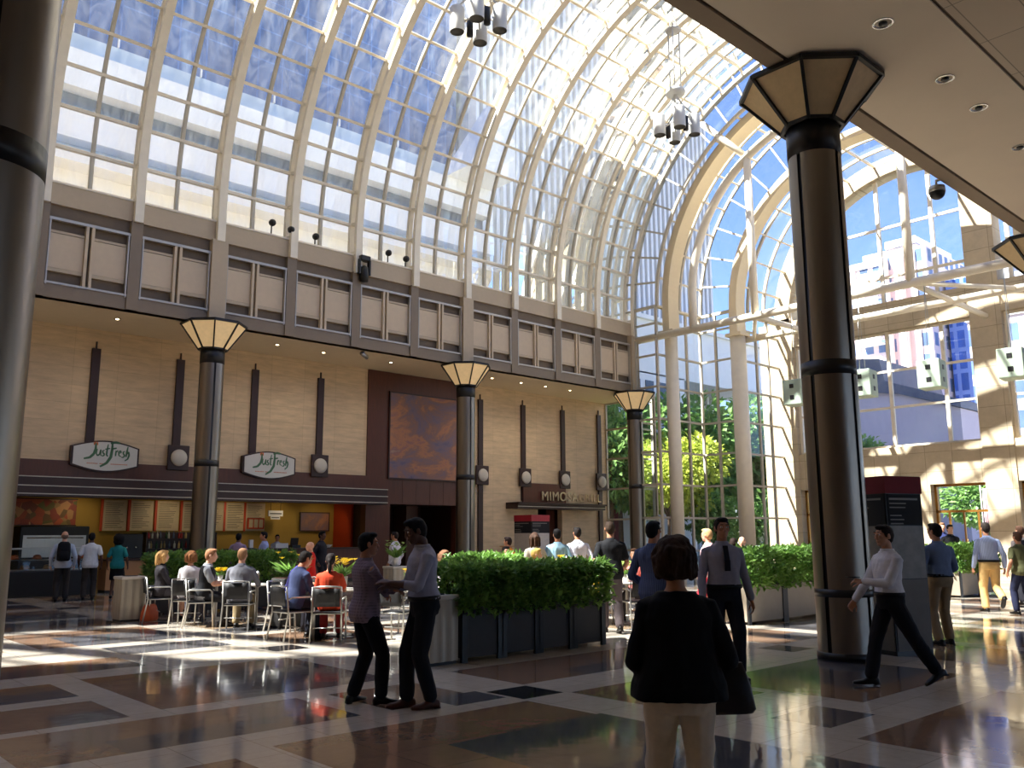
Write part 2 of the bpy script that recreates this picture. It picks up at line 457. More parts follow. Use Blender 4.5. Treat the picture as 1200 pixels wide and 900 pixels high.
        if style=='long':
            E((-.06,0,-.08),(.05,.078,.11)); E((-.068,0,-.17),(.038,.07,.12)); E((-.02,0,.05),(.102,.088,.09))
            for s in(-1,1): E((.0,s*.078,-.06),(.036,.02,.09))
        if style=='pony':
            E((-.10,0,-.0),(.05,.04,.05)); E((-.125,0,-.10),(.028,.036,.11))
        if style=='big':
            E((-.03,0,.05),(.15,.15,.135)); E((-.05,0,-.04),(.11,.14,.10))
        if style=='thin': mb=MB(); mb.smooth=True; E((-.04,0,.0),(.079,.080,.06)); E((-.06,0,-.02),(.05,.07,.06))
        o=bpy.data.objects.new('hair',remeshed(mb,'hair',[hm],vox*1.15,1,.010*k if style in('bob','big','long') else .003*k,26 if style!='big' else 30,seed)); COL.objects.link(o); o.parent=root
        if fine:
            mb=MB(); mb.smooth=True
            for s in(-1,1): mb.ell(hc+HM@(V3((.091,s*.033,.044))*k),[.006*k,.024*k,.005*k],10,6,HM)
            mb.build('eyebrows',[hm],root)
    if fine:
        for s in(-1,1):
            mb=MB(); mb.smooth=True; mb.ell(hc+HM@(V3((.077,s*.033,.016))*k),[.0125*k,.0135*k,.011*k],12,8,HM)
            mb.cur=1; mb.ell(hc+HM@(V3((.0865,s*.033,.016))*k),[.004*k,.0065*k,.0065*k],10,6,HM)
            mb.build('eye',[EYEW,EYEB],root)
    if glasses:
        mb=MB(); 
        for s in(-1,1):
            pts=[hc+HM@(V3((.098,s*.034+.024*math.cos(a),.014+.018*math.sin(a)))*k) for a in [2*PI*i/12 for i in range(13)]]
            mb.tube(pts,.002,5); mb.tube([hc+HM@(V3((.098,s*.056,.018))*k),hc+HM@(V3((0,s*.084,.012))*k)],.002,5)
        mb.build('glasses',[EYEB],root)
    root['_pts']=[*wrL,*wrR]
    W=Matrix.Translation((x,y,z0))@Matrix.Rotation(R(heading),4,'Z')
    info=dict(root=root,wl=W@wrL,wr=W@wrR,el=W@elL,er=W@elR,W=W,dl=W.to_3x3()@((wrL-elL).normalized()),dr=W.to_3x3()@((wrR-elR).normalized()),tp=lambda *a: W@tp(*a),T=W.to_3x3()@T)
    del root['_pts']
    return info
EYEW=pmat('eye_white',(215,210,205),.3,var=.02); EYEB=pmat('eye_dark',(30,24,20),.2,var=.02)
# ------------------------------------------------------------------ camera, sun, sky
F_PX=1025.2; YAW,PIT,ROL=R(47.427),R(9.877),R(-.2628); CH=1.6
_f=V3((math.cos(YAW)*math.cos(PIT),math.sin(YAW)*math.cos(PIT),math.sin(PIT)))
_r0=V3((math.sin(YAW),-math.cos(YAW),0)); _u0=_r0.cross(_f)
_r=_r0*math.cos(ROL)+_u0*math.sin(ROL); _u=_u0*math.cos(ROL)-_r0*math.sin(ROL)
cam=bpy.data.objects.new('camera',bpy.data.cameras.new('camera')); COL.objects.link(cam)
M=Matrix((_r,_u,-_f)).transposed().to_4x4(); M.translation=V3((0,0,CH)); cam.matrix_world=M
cam.data.sensor_width=36; cam.data.lens=F_PX/1200*36; cam.data.clip_start=.05; cam.data.clip_end=2000
sc.camera=cam
sc.view_settings.view_transform='Standard'; sc.view_settings.look='None'; sc.view_settings.gamma=1
sc.view_settings.use_curve_mapping=False; sc.view_settings.exposure=EXPOSURE
w=bpy.data.worlds.new('sky'); sc.world=w; w.use_nodes=True; nt=w.node_tree
bg=nt.nodes['Background']; sky=nt.nodes.new('ShaderNodeTexSky'); sky.sky_type='NISHITA'; sky.sun_disc=False
SUND=V3((-.65,.38,1)).normalized()          # towards the sun
sky.sun_elevation=math.asin(SUND.z); sky.sun_rotation=math.atan2(SUND.x,SUND.y)
sky.air_density=1.0; sky.dust_density=.15; sky.ozone_density=4.0
hs=nt.nodes.new('ShaderNodeMix'); hs.data_type='RGBA'; hs.blend_type='MULTIPLY'; hs.inputs[0].default_value=1; hs.inputs[7].default_value=(.90,.90,1.12,1); nt.links.new(sky.outputs[0],hs.inputs[6]); nt.links.new(hs.outputs[2],bg.inputs[0]); bg.inputs[1].default_value=SKY
sl=bpy.data.lights.new('sun','SUN'); so=bpy.data.objects.new('sun',sl); COL.objects.link(so)
sl.energy=SUN; sl.angle=R(.6); sl.color=(1,.96,.90); so.rotation_euler=SUND.to_track_quat('Z','Y').to_euler()
cy=sc.cycles; cy.max_bounces=8; cy.diffuse_bounces=4; cy.glossy_bounces=4; cy.transparent_max_bounces=24; cy.transmission_bounces=4
cy.caustics_reflective=False; cy.caustics_refractive=False; cy.sample_clamp_indirect=6; cy.use_denoising=True
def point_light(kind,loc,energy,col=(1,.82,.6),size=.1,rot=None,spot=100,blend=.6,name='lamp_light',parent=None):
    l=bpy.data.lights.new(name,kind); l.energy=energy; l.color=col
    if kind=='SPOT': l.spot_size=R(spot); l.spot_blend=blend; l.shadow_soft_size=size
    elif kind=='AREA': l.size=size
    else: l.shadow_soft_size=size
    o=bpy.data.objects.new(name,l); COL.objects.link(o); o.location=loc
    if rot: o.rotation_euler=rot
    if parent: o.parent=parent
    return o
def W2(X,Y): return X,Y
# ------------------------------------------------------------------ materials of the building
M={}
M['rib']=pmat('white_painted_steel',(250,238,216),.55,var=.05,nscale=3)
M['mull']=pmat('painted_mullion',(205,196,178),.5,var=.05,nscale=3)
M['stone']=pmat('beige_travertine',(196,165,122),.55,var=.13,nscale=1.6,nstretch=(1,1,4),bump=.05,bscale=30)
M['soffit']=pmat('cream_plaster',(244,226,192),.8,var=.03)
M['ceil']=pmat('painted_ceiling',(232,216,194),.85,var=.03,nscale=1)
M['ceiledge']=pmat('ceiling_edge_strip',(150,132,112),.8,var=.04)
M['mahog']=pmat('mahogany_panel',(88,44,28),.4,var=.2,nscale=3,nstretch=(4,4,.6))
M['darkwood']=pmat('dark_wood',(52,26,20),.45,var=.2,nscale=3)
M['fascia']=pmat('grey_beige_fascia',(196,176,148),.6,var=.04)
M['panel']=pmat('gallery_panel',(214,192,162),.6,var=.04)
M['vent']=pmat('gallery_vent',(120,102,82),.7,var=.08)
M['gpost']=pmat('gallery_post',(138,120,98),.5,var=.05)
M['grail']=pmat('gallery_rail',(190,182,170),.4,metal=.4,var=.03)
M['black']=pmat('black_metal',(18,17,18),.45,var=.1)
M['bronze']=None
M['conc']=pmat('end_wall_limestone',(205,188,160),.7,var=.10,nscale=1.2,bump=.06,bscale=25)
M['gold']=pmat('gold_door_frame',(176,126,58),.35,metal=.7,var=.06)
M['yellow']=pmat('cafe_yellow_paint',(188,150,64),.8,var=.04,nscale=2)
M['orange']=pmat('orange_paint',(205,70,22),.6,var=.05)
M['steel']=pmat('brushed_steel',(176,174,168),.35,metal=.85,var=.06,nscale=20,nstretch=(1,1,.1))
M['white']=pmat('white_enamel',(225,222,214),.45,var=.03)
M['cream']=pmat('menu_cream',(212,190,148),.6,var=.08,nscale=9)
M['paper']=pmat('white_paper',(228,226,220),.7,var=.02)
def bronze_mat():
    m,nt,out=newmat('brushed_bronze_cladding'); b=nt.nodes.new('ShaderNodeBsdfPrincipled')
    vec=coords(nt,(1,1,.12)); n=noise_tex(nt,vec,4,4,.5)
    nt.links.new(ramp(nt,n,[(.3,lin((128,120,110))),(.7,lin((146,138,128)))]),b.inputs['Base Color'])
    b.inputs['Metallic'].default_value=.85
    nt.links.new(ramp(nt,noise_tex(nt,coords(nt,(8,8,1)),5,3,.5),[(.3,(.30,.30,.30,1)),(.7,(.38,.38,.38,1))]),b.inputs['Roughness'])
    nt.links.new(b.outputs[0],out.inputs[0]); return m
M['bronze']=bronze_mat()
def glass_mat(name,tint=(.90,.95,.97),dust=.04,dustc=(.85,.92,.95),rough=.02,refl=1.0):
    m,nt,out=newmat(name)
    tr=nt.nodes.new('ShaderNodeBsdfTransparent'); tr.inputs[0].default_value=(*tint,1)
    gl=nt.nodes.new('ShaderNodeBsdfGlossy'); gl.inputs['Roughness'].default_value=rough; gl.inputs[0].default_value=(.95,1,1,1)
    fr=nt.nodes.new('ShaderNodeFresnel'); fr.inputs[0].default_value=1.45
    mu=nt.nodes.new('ShaderNodeMath'); mu.operation='MULTIPLY'; mu.inputs[1].default_value=refl; nt.links.new(fr.outputs[0],mu.inputs[0])
    mx=nt.nodes.new('ShaderNodeMixShader'); nt.links.new(mu.outputs[0],mx.inputs[0]); nt.links.new(tr.outputs[0],mx.inputs[1]); nt.links.new(gl.outputs[0],mx.inputs[2])
    last=mx.outputs[0]
    if dust:
        tl=nt.nodes.new('ShaderNodeBsdfTranslucent'); tl.inputs[0].default_value=(*dustc,1)
        df=nt.nodes.new('ShaderNodeBsdfDiffuse'); df.inputs[0].default_value=(*dustc,1)
        ad=nt.nodes.new('ShaderNodeMixShader'); ad.inputs[0].default_value=.5; nt.links.new(tl.outputs[0],ad.inputs[1]); nt.links.new(df.outputs[0],ad.inputs[2])
        n=noise_tex(nt,coords(nt,(1,.6,.25)),1.6,6,.7,1.5)
        f=ramp(nt,n,[(.35,(dust*.35,)*3+(1,)),(.7,(dust*1.6,)*3+(1,))])
        m2=nt.nodes.new('ShaderNodeMixShader'); nt.links.new(f,m2.inputs[0]); nt.links.new(last,m2.inputs[1]); nt.links.new(ad.outputs[0],m2.inputs[2]); last=m2.outputs[0]
    nt.links.new(last,out.inputs[0]); return m
M['glass']=glass_mat('dusty_vault_glass',dust=DUST)
M['glassw']=glass_mat('clear_wall_glass',tint=(.93,.96,.96),dust=.015)

# floor -------------------------------------------------------------
def floor_mat(name,rgb,var=.1):
    m,nt,out=newmat(name); b=nt.nodes.new('ShaderNodeBsdfPrincipled'); c=lin(rgb)
    vec=coords(nt); n=noise_tex(nt,vec,9,8,.75); n2=noise_tex(nt,vec,.9,3,.5)
    col=ramp(nt,n,[(.3,mulc(c,1-var)),(.7,mulc(c,1+var))])
    br=nt.nodes.new('ShaderNodeTexBrick'); br.offset=0; br.inputs['Scale'].default_value=1; br.inputs['Brick Width'].default_value=.572; br.inputs['Row Height'].default_value=.572
    br.inputs['Mortar Size'].default_value=.004; br.inputs['Mortar Smooth'].default_value=.3; br.inputs['Color1'].default_value=(1,1,1,1); br.inputs['Color2'].default_value=(.9,.9,.9,1); br.inputs['Mortar'].default_value=(.55,.52,.5,1)
    nt.links.new(vec,br.inputs['Vector'])
    mx=nt.nodes.new('ShaderNodeMix'); mx.data_type='RGBA'; mx.blend_type='MULTIPLY'; mx.inputs[0].default_value=1
    nt.links.new(col,mx.inputs[6]); nt.links.new(br.outputs['Color'],mx.inputs[7]); nt.links.new(mx.outputs[2],b.inputs['Base Color'])
    nt.links.new(ramp(nt,n2,[(.3,(.045,.045,.045,1)),(.7,(.13,.13,.13,1))]),b.inputs['Roughness'])
    b.inputs['Specular IOR Level'].default_value=.55
    bp=nt.nodes.new('ShaderNodeBump'); bp.inputs['Strength'].default_value=.06; bp.inputs['Distance'].default_value=.02; nt.links.new(noise_tex(nt,vec,3.5,2,.5),bp.inputs['Height']); nt.links.new(bp.outputs[0],b.inputs['Normal'])
    nt.links.new(b.outputs[0],out.inputs[0]); return m
FL=[floor_mat('floor_light_granite',(202,190,174)),floor_mat('floor_brown_granite',(142,112,90)),floor_mat('floor_grey_granite',(92,90,92)),floor_mat('floor_black_granite',(34,32,34)),floor_mat('floor_tan_granite',(160,136,110))]
def make_floor():
    P=5.1475; X0,X1,Y0,Y1=-14,46,-14,34
    rects=[]
    def rc(x0,x1,y0,y1,c): rects.append((x0,x1,y0,y1,c))
    # cell template: the module between the crossing light bands, repeated over the hall
    for i in range(-4,9):
        for j in range(-5,6):
            ox=6.27+i*P; oy=6.65+j*P
            if (i in(-1,0,-2) and j in(-1,0)) or oy>33 or oy<-13: continue
            v=(i*3+j*5)%3
            rc(ox+.62,ox+2.3,oy+.62,oy+2.2,1); rc(ox+1.3,ox+2.3,oy+.62,oy+1.3,2)
            rc(ox+2.75,ox+P-.1,oy+.62,oy+2.2,1); rc(ox+2.75+.7*v*.5,ox+P-.1,oy+1.2,oy+2.2,2)
            rc(ox+.62,ox+2.3,oy+2.65,oy+P-.1,4); rc(ox+.62,ox+1.7,oy+2.65,oy+3.6,2)
            rc(ox+2.75,ox+P-.1,oy+2.65,oy+P-.1,1); rc(ox+3.3,ox+P-.1,oy+2.65,oy+4.2,2)
    for i in range(-4,9):
        for j in range(-5,6): rc(6.25+i*P-.22*(0),6.82+i*P,6.65+j*P,7.23+j*P,3)
    # measured slabs near the camera
    clear=(-14,6.22,1.6,12.7,0)
    rects=[r for r in rects if not(r[0]<6.22 and r[1]>-4.2 and r[2]<12.7 and r[3]>1.7 and r[4]!=3)]
    rects=[r for r in rects if not(6.8<r[0]<11.2 and 1.5<r[2]<8.7 and r[4]!=3)]
    rc(3.42,6.05,8.65,11.1,1); rc(4.3,6.05,8.65,10.45,2)
    rc(-1,4.4,11.7,12.8,1); rc(1.8,4.4,11.7,12.28,2)
    rc(-1,3.08,9.95,11.0,1); rc(-1,3.07,9.95,10.5,2)
    rc(-1,3.08,8.5,9.6,1); rc(2.5,3.08,8.5,9.02,2)
    rc(1.85,4.64,7.1,8.3,1); rc(2.57,4.64,7.1,7.63,2)
    rc(4.98,6.05,7.1,8.25,1); rc(5.55,6.2,6.85,7.35,2)
    rc(-2,1.5,5.2,8.3,1); rc(-1,1.2,5.6,7,2)
    rc(3.48,6.22,3.0,6.57,1); rc(4.5,6.28,3.0,5.66,2)
    rc(-1.5,3.1,2.5,6.4,1); rc(.4,2.7,3,5.4,2)
    rc(6.85,10.4,7.3,8.6,1); rc(7.9,10.4,7.3,7.8,2)
    rc(6.88,8.3,5.2,6.6,1); rc(7.2,8.02,3.9,4.47,2)
    rc(8.5,11,4.25,6.1,1); rc(9.2,11.1,4.6,6.1,2)
    rc(6.98,10.1,1.2,3.56,1); rc(8.3,10.1,1.2,3.0,2)
    xs=sorted({X0,X1}|{round(v,4) for r in rects for v in r[:2] if X0<v<X1}); ys=sorted({Y0,Y1}|{round(v,4) for r in rects for v in r[2:4] if Y0<v<Y1})
    nx,ny=len(xs),len(ys); g=[[0]*(ny-1) for _ in range(nx-1)]
    for x0,x1,y0,y1,c in rects:
        for a in range(nx-1):
            mx=(xs[a]+xs[a+1])/2
            if not x0<mx<x1: continue
            for b in range(ny-1):
                if y0<(ys[b]+ys[b+1])/2<y1: g[a][b]=c
    mb=MB(); n=nx*ny
    vs=[(x,y,0) for x in xs for y in ys]
    mb.v=vs
    for a in range(nx-1):
        for b in range(ny-1):
            mb.f.append((a*ny+b,(a+1)*ny+b,(a+1)*ny+b+1,a*ny+b+1)); mb.mi.append(g[a][b]); mb.sm.append(False)
    o=len(mb.v); mb.cur=0
    mb.mm((X0,Y0,-.3),(X1,Y1,-.01))
    return tag(mb.build('floor',FL),kind='structure')
make_floor()

XC=[.985,11.28,21.58,31.87]; YN=5.8; YG=26.17; YC=15.985; ZS=12.2; SP=2.5735
RIBX=[31.87-SP*i for i in range(18)]
def S(name,mb,m,parent=None):
    o=mb.build(name,m,parent)
    if not parent: o['kind']='structure'
    return o
def arc(X,Rr,a0=0,a1=180,n=64,zc=ZS):
    return [V3((X,YC+Rr*math.cos(R(a0+(a1-a0)*i/n)),zc+Rr*math.sin(R(a0+(a1-a0)*i/n)))) for i in range(n+1)]
def arcbox(mb,X0,X1,R0,R1,a0=0,a1=180,n=64,legs=None,zc=ZS):
    """arched bar between radii R0,R1 and X0,X1, with straight legs down to z=legs"""
    def pts(X,Rr):
        p=arc(X,Rr,a0,a1,n,zc)
        if legs is not None: p=[V3((X,YC+Rr,legs))]+p+[V3((X,YC-Rr,legs))]
        return p
    A,B,C,D=pts(X0,R0),pts(X1,R0),pts(X1,R1),pts(X0,R1)
    mb.loft([[A[i],B[i],C[i],D[i]] for i in range(len(A))])
PANG=[3.6+6.646*i for i in range(27)]
# the great barrel vault -------------------------------------------------
RI,RG=10.0,10.68
vault=tag(empty('window_1',(0,0,0)),kind='structure')
def make_vault():
    # one rib, then copies
    mb=MB(); arcbox(mb,-.13,.13,RI,RI+.16,n=72,legs=10.95)
    for a in PANG:
        c,s=math.cos(R(a)),math.sin(R(a)); 
        mb.bar((0,YC+c*(RI+.14),ZS+s*(RI+.14)),(0,YC+c*(RG-.1),ZS+s*(RG-.1)),.09,.16,(1,0,0))
    arcbox(mb,-.09,.09,RG-.17,RG-.02,n=72,legs=11.7)
    for sg in(-1,1):
        for z in(11.75,): mb.bar((0,YC+sg*(RI+.1),z),(0,YC+sg*(RG-.1),z),.1,.12)
    me=mb.mesh('rib',M['rib'])
    for X in RIBX:
        o=bpy.data.objects.new('rib',me); COL.objects.link(o); o.location=(X,0,0); o.parent=vault
    mb=MB(); arcbox(mb,-.05,.05,RG-.16,RG-.02,n=72,legs=11.7); me=mb.mesh('mullion',M['mull'])
    for X in RIBX[:-1]:
        o=bpy.data.objects.new('mullion',me); COL.objects.link(o); o.location=(X-SP/2,0,0); o.parent=vault
    xa,xb=RIBX[-1]-.1,RIBX[0]+.1
    for a in PANG:
        mb=MB(); c,s=math.cos(R(a)),math.sin(R(a)); r=RG-.11
        mb.bar((xa,YC+c*r,ZS+s*r),(xb,YC+c*r,ZS+s*r),.09,.17,(0,c,s)); mb.build('purlin',M['rib'],vault)
    me=None
    for i in range(len(RIBX)-1):
        if me is None:
            mb=MB(); P=[V3((0,YC+RG,11.7))]+arc(0,RG,n=72)+[V3((0,YC-RG,11.7))]
            mb.smooth=True; mb.loft([[p,p-V3((SP,0,0))] for p in P],False,False); me=mb.mesh('glass_pane',M['glass'])
        o=bpy.data.objects.new('glass_pane',me); COL.objects.link(o); o.location=(RIBX[i],0,0); o.parent=vault
    mb=MB()
    for sg in(-1,1): mb.mm((xa,YC+sg*(RG+.1),11.58),(xb,YC+sg*(RG-.3),11.72))
    mb.build('sill',M['rib'],vault)
make_vault()

# stepped glazing beyond the last rib -------------------------------------
XA,XB,XD=31.87,35.3,39.5; R2,R3=8.75,6.95; ZR=[.9,2.4,3.9,5.4,6.9,8.4,9.9,11.4]
east=tag(empty('window_2'),kind='structure')
def vwall(mb,gl,x0,y0,x1,y1,z0,z1,nm,rows=ZR,w=.11,first=True):
    a=V3((x0,y0,0)); b=V3((x1,y1,0))
    for i in range(0 if first else 1,nm+1):
        p=a.lerp(b,i/nm); mb.mm((p.x-w/2,p.y-w/2,z0),(p.x+w/2,p.y+w/2,z1))
    for z in rows:
        if z0<z<z1: mb.bar((a.x,a.y,z),(b.x,b.y,z),.09,.09)
    mb.bar((a.x,a.y,z1),(b.x,b.y,z1),.12,.14); mb.bar((a.x,a.y,z0+.06),(b.x,b.y,z0+.06),.14,.12)
    gl.add([(a.x,a.y,z0),(b.x,b.y,z0),(b.x,b.y,z1),(a.x,a.y,z1)],[(0,1,2,3)])
def make_east():
    gl=MB()
    for sg,nm in((1,'north'),(-1,'south')):
        Y=lambda r: YC+sg*r
        for (x0,y0,x1,y1,n) in ((XA,Y(10.0),XA,Y(R2),1),(XA,Y(R2),XB,Y(R2),3),(XB,Y(R2),XB,Y(R3),2),(XB,Y(R3),XD,Y(R3),4)):
            m=MB(); vwall(m,gl,x0,y0,x1,y1,0,ZS,n,first=(x0==XA and x1==XA)); m.build('glazing_frame',M['mull'],east)
    m=MB(); vwall(m,gl,33.5,29.4,33.5,26.3,0,8.25,2); vwall(m,gl,33.5,26.3,XA+.1,26.3,0,8.2,1,first=False); m.build('glazing_frame',M['mull'],east)
    for (x0,x1,r,n) in ((XA,XB,R2,2),(XB,XD,R3,3)):
        P=arc(0,r,n=56)
        gl.smooth=True; gl.loft([[p+V3((x0,0,0)),p+V3((x1,0,0))] for p in P],False,False); gl.smooth=False
        for i in range(n+1):
            x=x0+(x1-x0)*i/n; m=MB(); arcbox(m,x-.06,x+.06,r-.16,r-.02,n=56); m.build('mullion',M['mull'],east)
        m=MB(); st=7.2*10.6/r
        k=int(180/st)
        for i in range(k+1):
            a=R(i*180/k); c,s=math.cos(a),math.sin(a); rr=r-.09
            m.bar((x0,YC+c*rr,ZS+s*rr),(x1,YC+c*rr,ZS+s*rr),.08,.12,(0,c,s))
        m.build('purlin',M['rib'],east)
    for x,ra,rb,n in((XA,RG,R2,24),(XB,R2,R3,18)):      # upright glass rings at the two steps
        A,B=arc(x,ra,n=56),arc(x,rb,n=56); gl.loft([[p,q] for p,q in zip(A,B)],False,False)
        m=MB()
        for i in range(n+1):
            a=R(180*i/n); c,s=math.cos(a),math.sin(a); m.bar((x,YC+c*ra,ZS+s*ra),(x,YC+c*rb,ZS+s*rb),.08,.10,(1,0,0))
        m.build('mullion',M['mull'],east)
    gl.build('glass_pane',M['glassw'],east)
    # broad arched bands that rise from the white columns
    m=MB(); arcbox(m,32.2,33.0,8.25,8.62,n=56,legs=11.0); m.build('arch_band',M['soffit'],east)
    m=MB(); arcbox(m,35.0,35.75,6.42,6.82,n=56,legs=11.0); m.build('arch_band',M['soffit'],east)
make_east()

# portal truss -------------------------------------------------------------
truss=tag(empty('trim_1'),kind='structure')
def make_truss():
    def part(n,f):
        m=MB(); f(m); return m.build(n,M['rib'],truss)
    part('tie_arch',lambda m:(m.tube([V3((XA+.1,YC+6.72,10.75))]+[p+V3((.1,0,0)) for p in arc(XA,6.72,n=56)]+[V3((XA+.1,YC-6.72,10.75))],.19,10)))
    part('front_chord',lambda m:m.tube([(XA+.1,YC-10.1,10.75),(XA+.1,YC+10.1,10.75)],.17,10))
    part('rear_chord',lambda m:m.tube([(35.7,YC-6.9,10.75),(35.7,YC+6.9,10.75)],.15,10))
    for y in(13.0,19.55):
        s=1 if y>YC else -1; zt=ZS+math.sqrt(6.72**2-(y-YC)**2)
        part('post',lambda m:m.tube([(XA+.1,y,10.75),(XA+.1,y,zt)],.17,10))
        part('brace',lambda m:m.tube([(XA+.1,y,zt),(XA+.05,YC+s*5.8,ZS+8.1)],.15,10))
        part('longitudinal_tie',lambda m:m.tube([(XA+.1,y,10.75),(39.3,y,10.75)],.12,10))
        part('diagonal',lambda m:m.tube([(XA+.1,y,10.75),(35.7,y+s*2.4,10.75)],.09,8))
make_truss()

# gallery front on the left ---------------------------------------------------
gal=tag(empty('trim_2'),kind='structure')
def make_gallery():
    x0,x1=-12.0,XA+.12
    def part(n,mat,f):
        m=MB(); f(m); return m.build(n,M[mat],gal)
    part('fascia','fascia',lambda m:m.mm((x0,YG,10.98),(x1,YG+.4,11.6)))
    part('fascia_cap','rib',lambda m:m.mm((x0,YG-.03,11.6),(x1,YG+.5,11.66)))
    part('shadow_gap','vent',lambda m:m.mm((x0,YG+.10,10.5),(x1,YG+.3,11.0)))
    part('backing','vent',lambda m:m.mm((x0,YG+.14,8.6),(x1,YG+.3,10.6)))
    part('bottom_beam','gpost',lambda m:m.mm((x0,YG-.02,8.25),(x1,YG+.3,8.64)))
    part('rail','grail',lambda m:m.mm((x0,YG-.06,10.5),(x1,YG+.05,10.58)))
    part('rail','grail',lambda m:m.mm((x0,YG-.06,8.64),(x1,YG+.05,8.70)))
    xs=RIBX[::-1]
    for i,X in enumerate(RIBX):
        wide=any(abs(X-c)<.2 for c in XC)
        part('pilaster' if wide else 'post','fascia' if wide else 'gpost',lambda m:m.mm((X-(.26 if wide else .17),YG-(.16 if wide else .08),8.25),(X+(.26 if wide else .17),YG+.1,10.98)))
        for s in(-1,1):
            part('post_edge','grail',lambda m:m.mm((X+s*(.30 if wide else .21)-.02,YG-.07,8.6),(X+s*(.30 if wide else .21)+.02,YG+.06,10.55)))
        if i==len(RIBX)-1: continue
        c=X-SP/2
        part('mullion','panel',lambda m:(m.mm((c-.12,YG-.05,8.64),(c-.04,YG+.1,10.55),),m.mm((c+.04,YG-.05,8.64),(c+.12,YG+.1,10.55))))
        for a,b in((X-SP+.24,c-.13),(c+.13,X-.24)):
            part('spandrel_panel','panel',lambda m:(m.mm((a,YG+.04,9.13),(b,YG+.15,10.14)),))
            part('panel_lip','fascia',lambda m:(m.mm((a,YG+.02,9.02),(b,YG+.15,9.12)),m.mm((a,YG+.02,10.15),(b,YG+.15,10.22))))
make_gallery()
m=MB(); m.mm((-12,YG+.05,8.25),(33.5,29.5,8.5)); S('ceiling',m,M['soffit'])
# facade wall ----------------------------------------------------------------
YW=29.4
def stone_wall_mat():
    m,nt,out=newmat('beige_stone_panels'); b=nt.nodes.new('ShaderNodeBsdfPrincipled'); b.inputs['Roughness'].default_value=.6
    vec=coords(nt); c=lin((226,198,158))
    n=noise_tex(nt,coords(nt,(1,1,5)),1.4,7,.65)
    col=ramp(nt,n,[(.3,mulc(c,.84)),(.7,mulc(c,1.12))])
    mp=nt.nodes.new('ShaderNodeMapping'); mp.inputs['Rotation'].default_value=(R(90),0,0); nt.links.new(vec,mp.inputs[0])
    br=nt.nodes.new('ShaderNodeTexBrick'); br.offset=0; br.inputs['Scale'].default_value=1; br.inputs['Brick Width'].default_value=1.36; br.inputs['Row Height'].default_value=.58
    br.inputs['Mortar Size'].default_value=.006; br.inputs['Color1'].default_value=(1,1,1,1); br.inputs['Color2'].default_value=(.93,.93,.92,1); br.inputs['Mortar'].default_value=(.75,.73,.7,1)
    nt.links.new(mp.outputs[0],br.inputs['Vector'])
    mx=nt.nodes.new('ShaderNodeMix'); mx.data_type='RGBA'; mx.blend_type='MULTIPLY'; mx.inputs[0].default_value=1
    nt.links.new(col,mx.inputs[6]); nt.links.new(br.outputs['Color'],mx.inputs[7]); nt.links.new(mx.outputs[2],b.inputs['Base Color']); nt.links.new(b.outputs[0],out.inputs[0]); return m
M['facade']=stone_wall_mat()
m=MB()
m.mm((-12,YW,3.3),(19.25,YW+.3,8.25)); m.mm((23.9,YW,0),(28.6,YW+.3,8.25)); m.mm((28.6,YW,2.9),(30.2,YW+.3,8.25)); m.mm((30.2,YW,0),(33.5,YW+.3,8.25)); m.mm((-12,YW,0),(3.0,YW+.3,3.3))
S('wall_left',m,M['facade'])
m=MB(); m.mm((19.25,YW-.03,2.9),(23.9,YW+.3,8.25)); m.mm((19.15,YW-.06,0),(20.3,YW+.3,8.25)); m.mm((23.7,YW-.06,0),(23.9,YW+.3,8.25)); 
for z in (4.0,4.9,5.8,6.7,7.6): m.mm((19.16,YW-.066,z),(20.29,YW-.055,z+.02))
for x in(20.9,21.6,22.3,23.0): m.mm((x,YW-.04,2.9),(x+.02,YW-.025,3.9))
S('trim_3',m,M['mahog'])
m=MB(); m.mm((-12,YW-.08,3.3),(19.15,YW+.02,3.98)); S('trim_4',m,M['mahog'])
m=MB(); m.mm((28.6,30.6,0),(30.2,30.7,2.9)); m.mm((19.9,32.0,0),(24.2,32.1,2.95)); m.mm((20.2,29.7,2.9),(23.8,32,3.0)); m.mm((23.8,29.7,0),(23.9,32,2.95)); m.mm((28.5,29.7,0),(28.6,30.6,2.9)); m.mm((30.2,29.7,0),(30.3,30.6,2.9)); m.mm((28.5,29.7,2.9),(30.3,30.6,3)); S('wall_left_recess',m,M['darkwood'])
m=MB(); m.mm((29.65,29.9,0),(30.2,30.0,2.9)); m.mm((22.3,31.0,0),(22.9,31.9,2.9)); S('trim_5',m,M['mahog'])
# cafe room
m=MB(); m.mm((3,32.6,0),(20.6,32.7,3.35)); m.mm((2.9,29.7,0),(3.0,32.7,3.35)); S('wall_cafe',m,M['yellow'])
m=MB(); m.mm((3,29.7,3.3),(20.6,32.7,3.4)); S('ceiling',m,M['ceiledge'])
m=MB(); m.mm((19.75,29.8,0),(19.9,32.6,3.3)); S('trim_6',m,M['darkwood'])
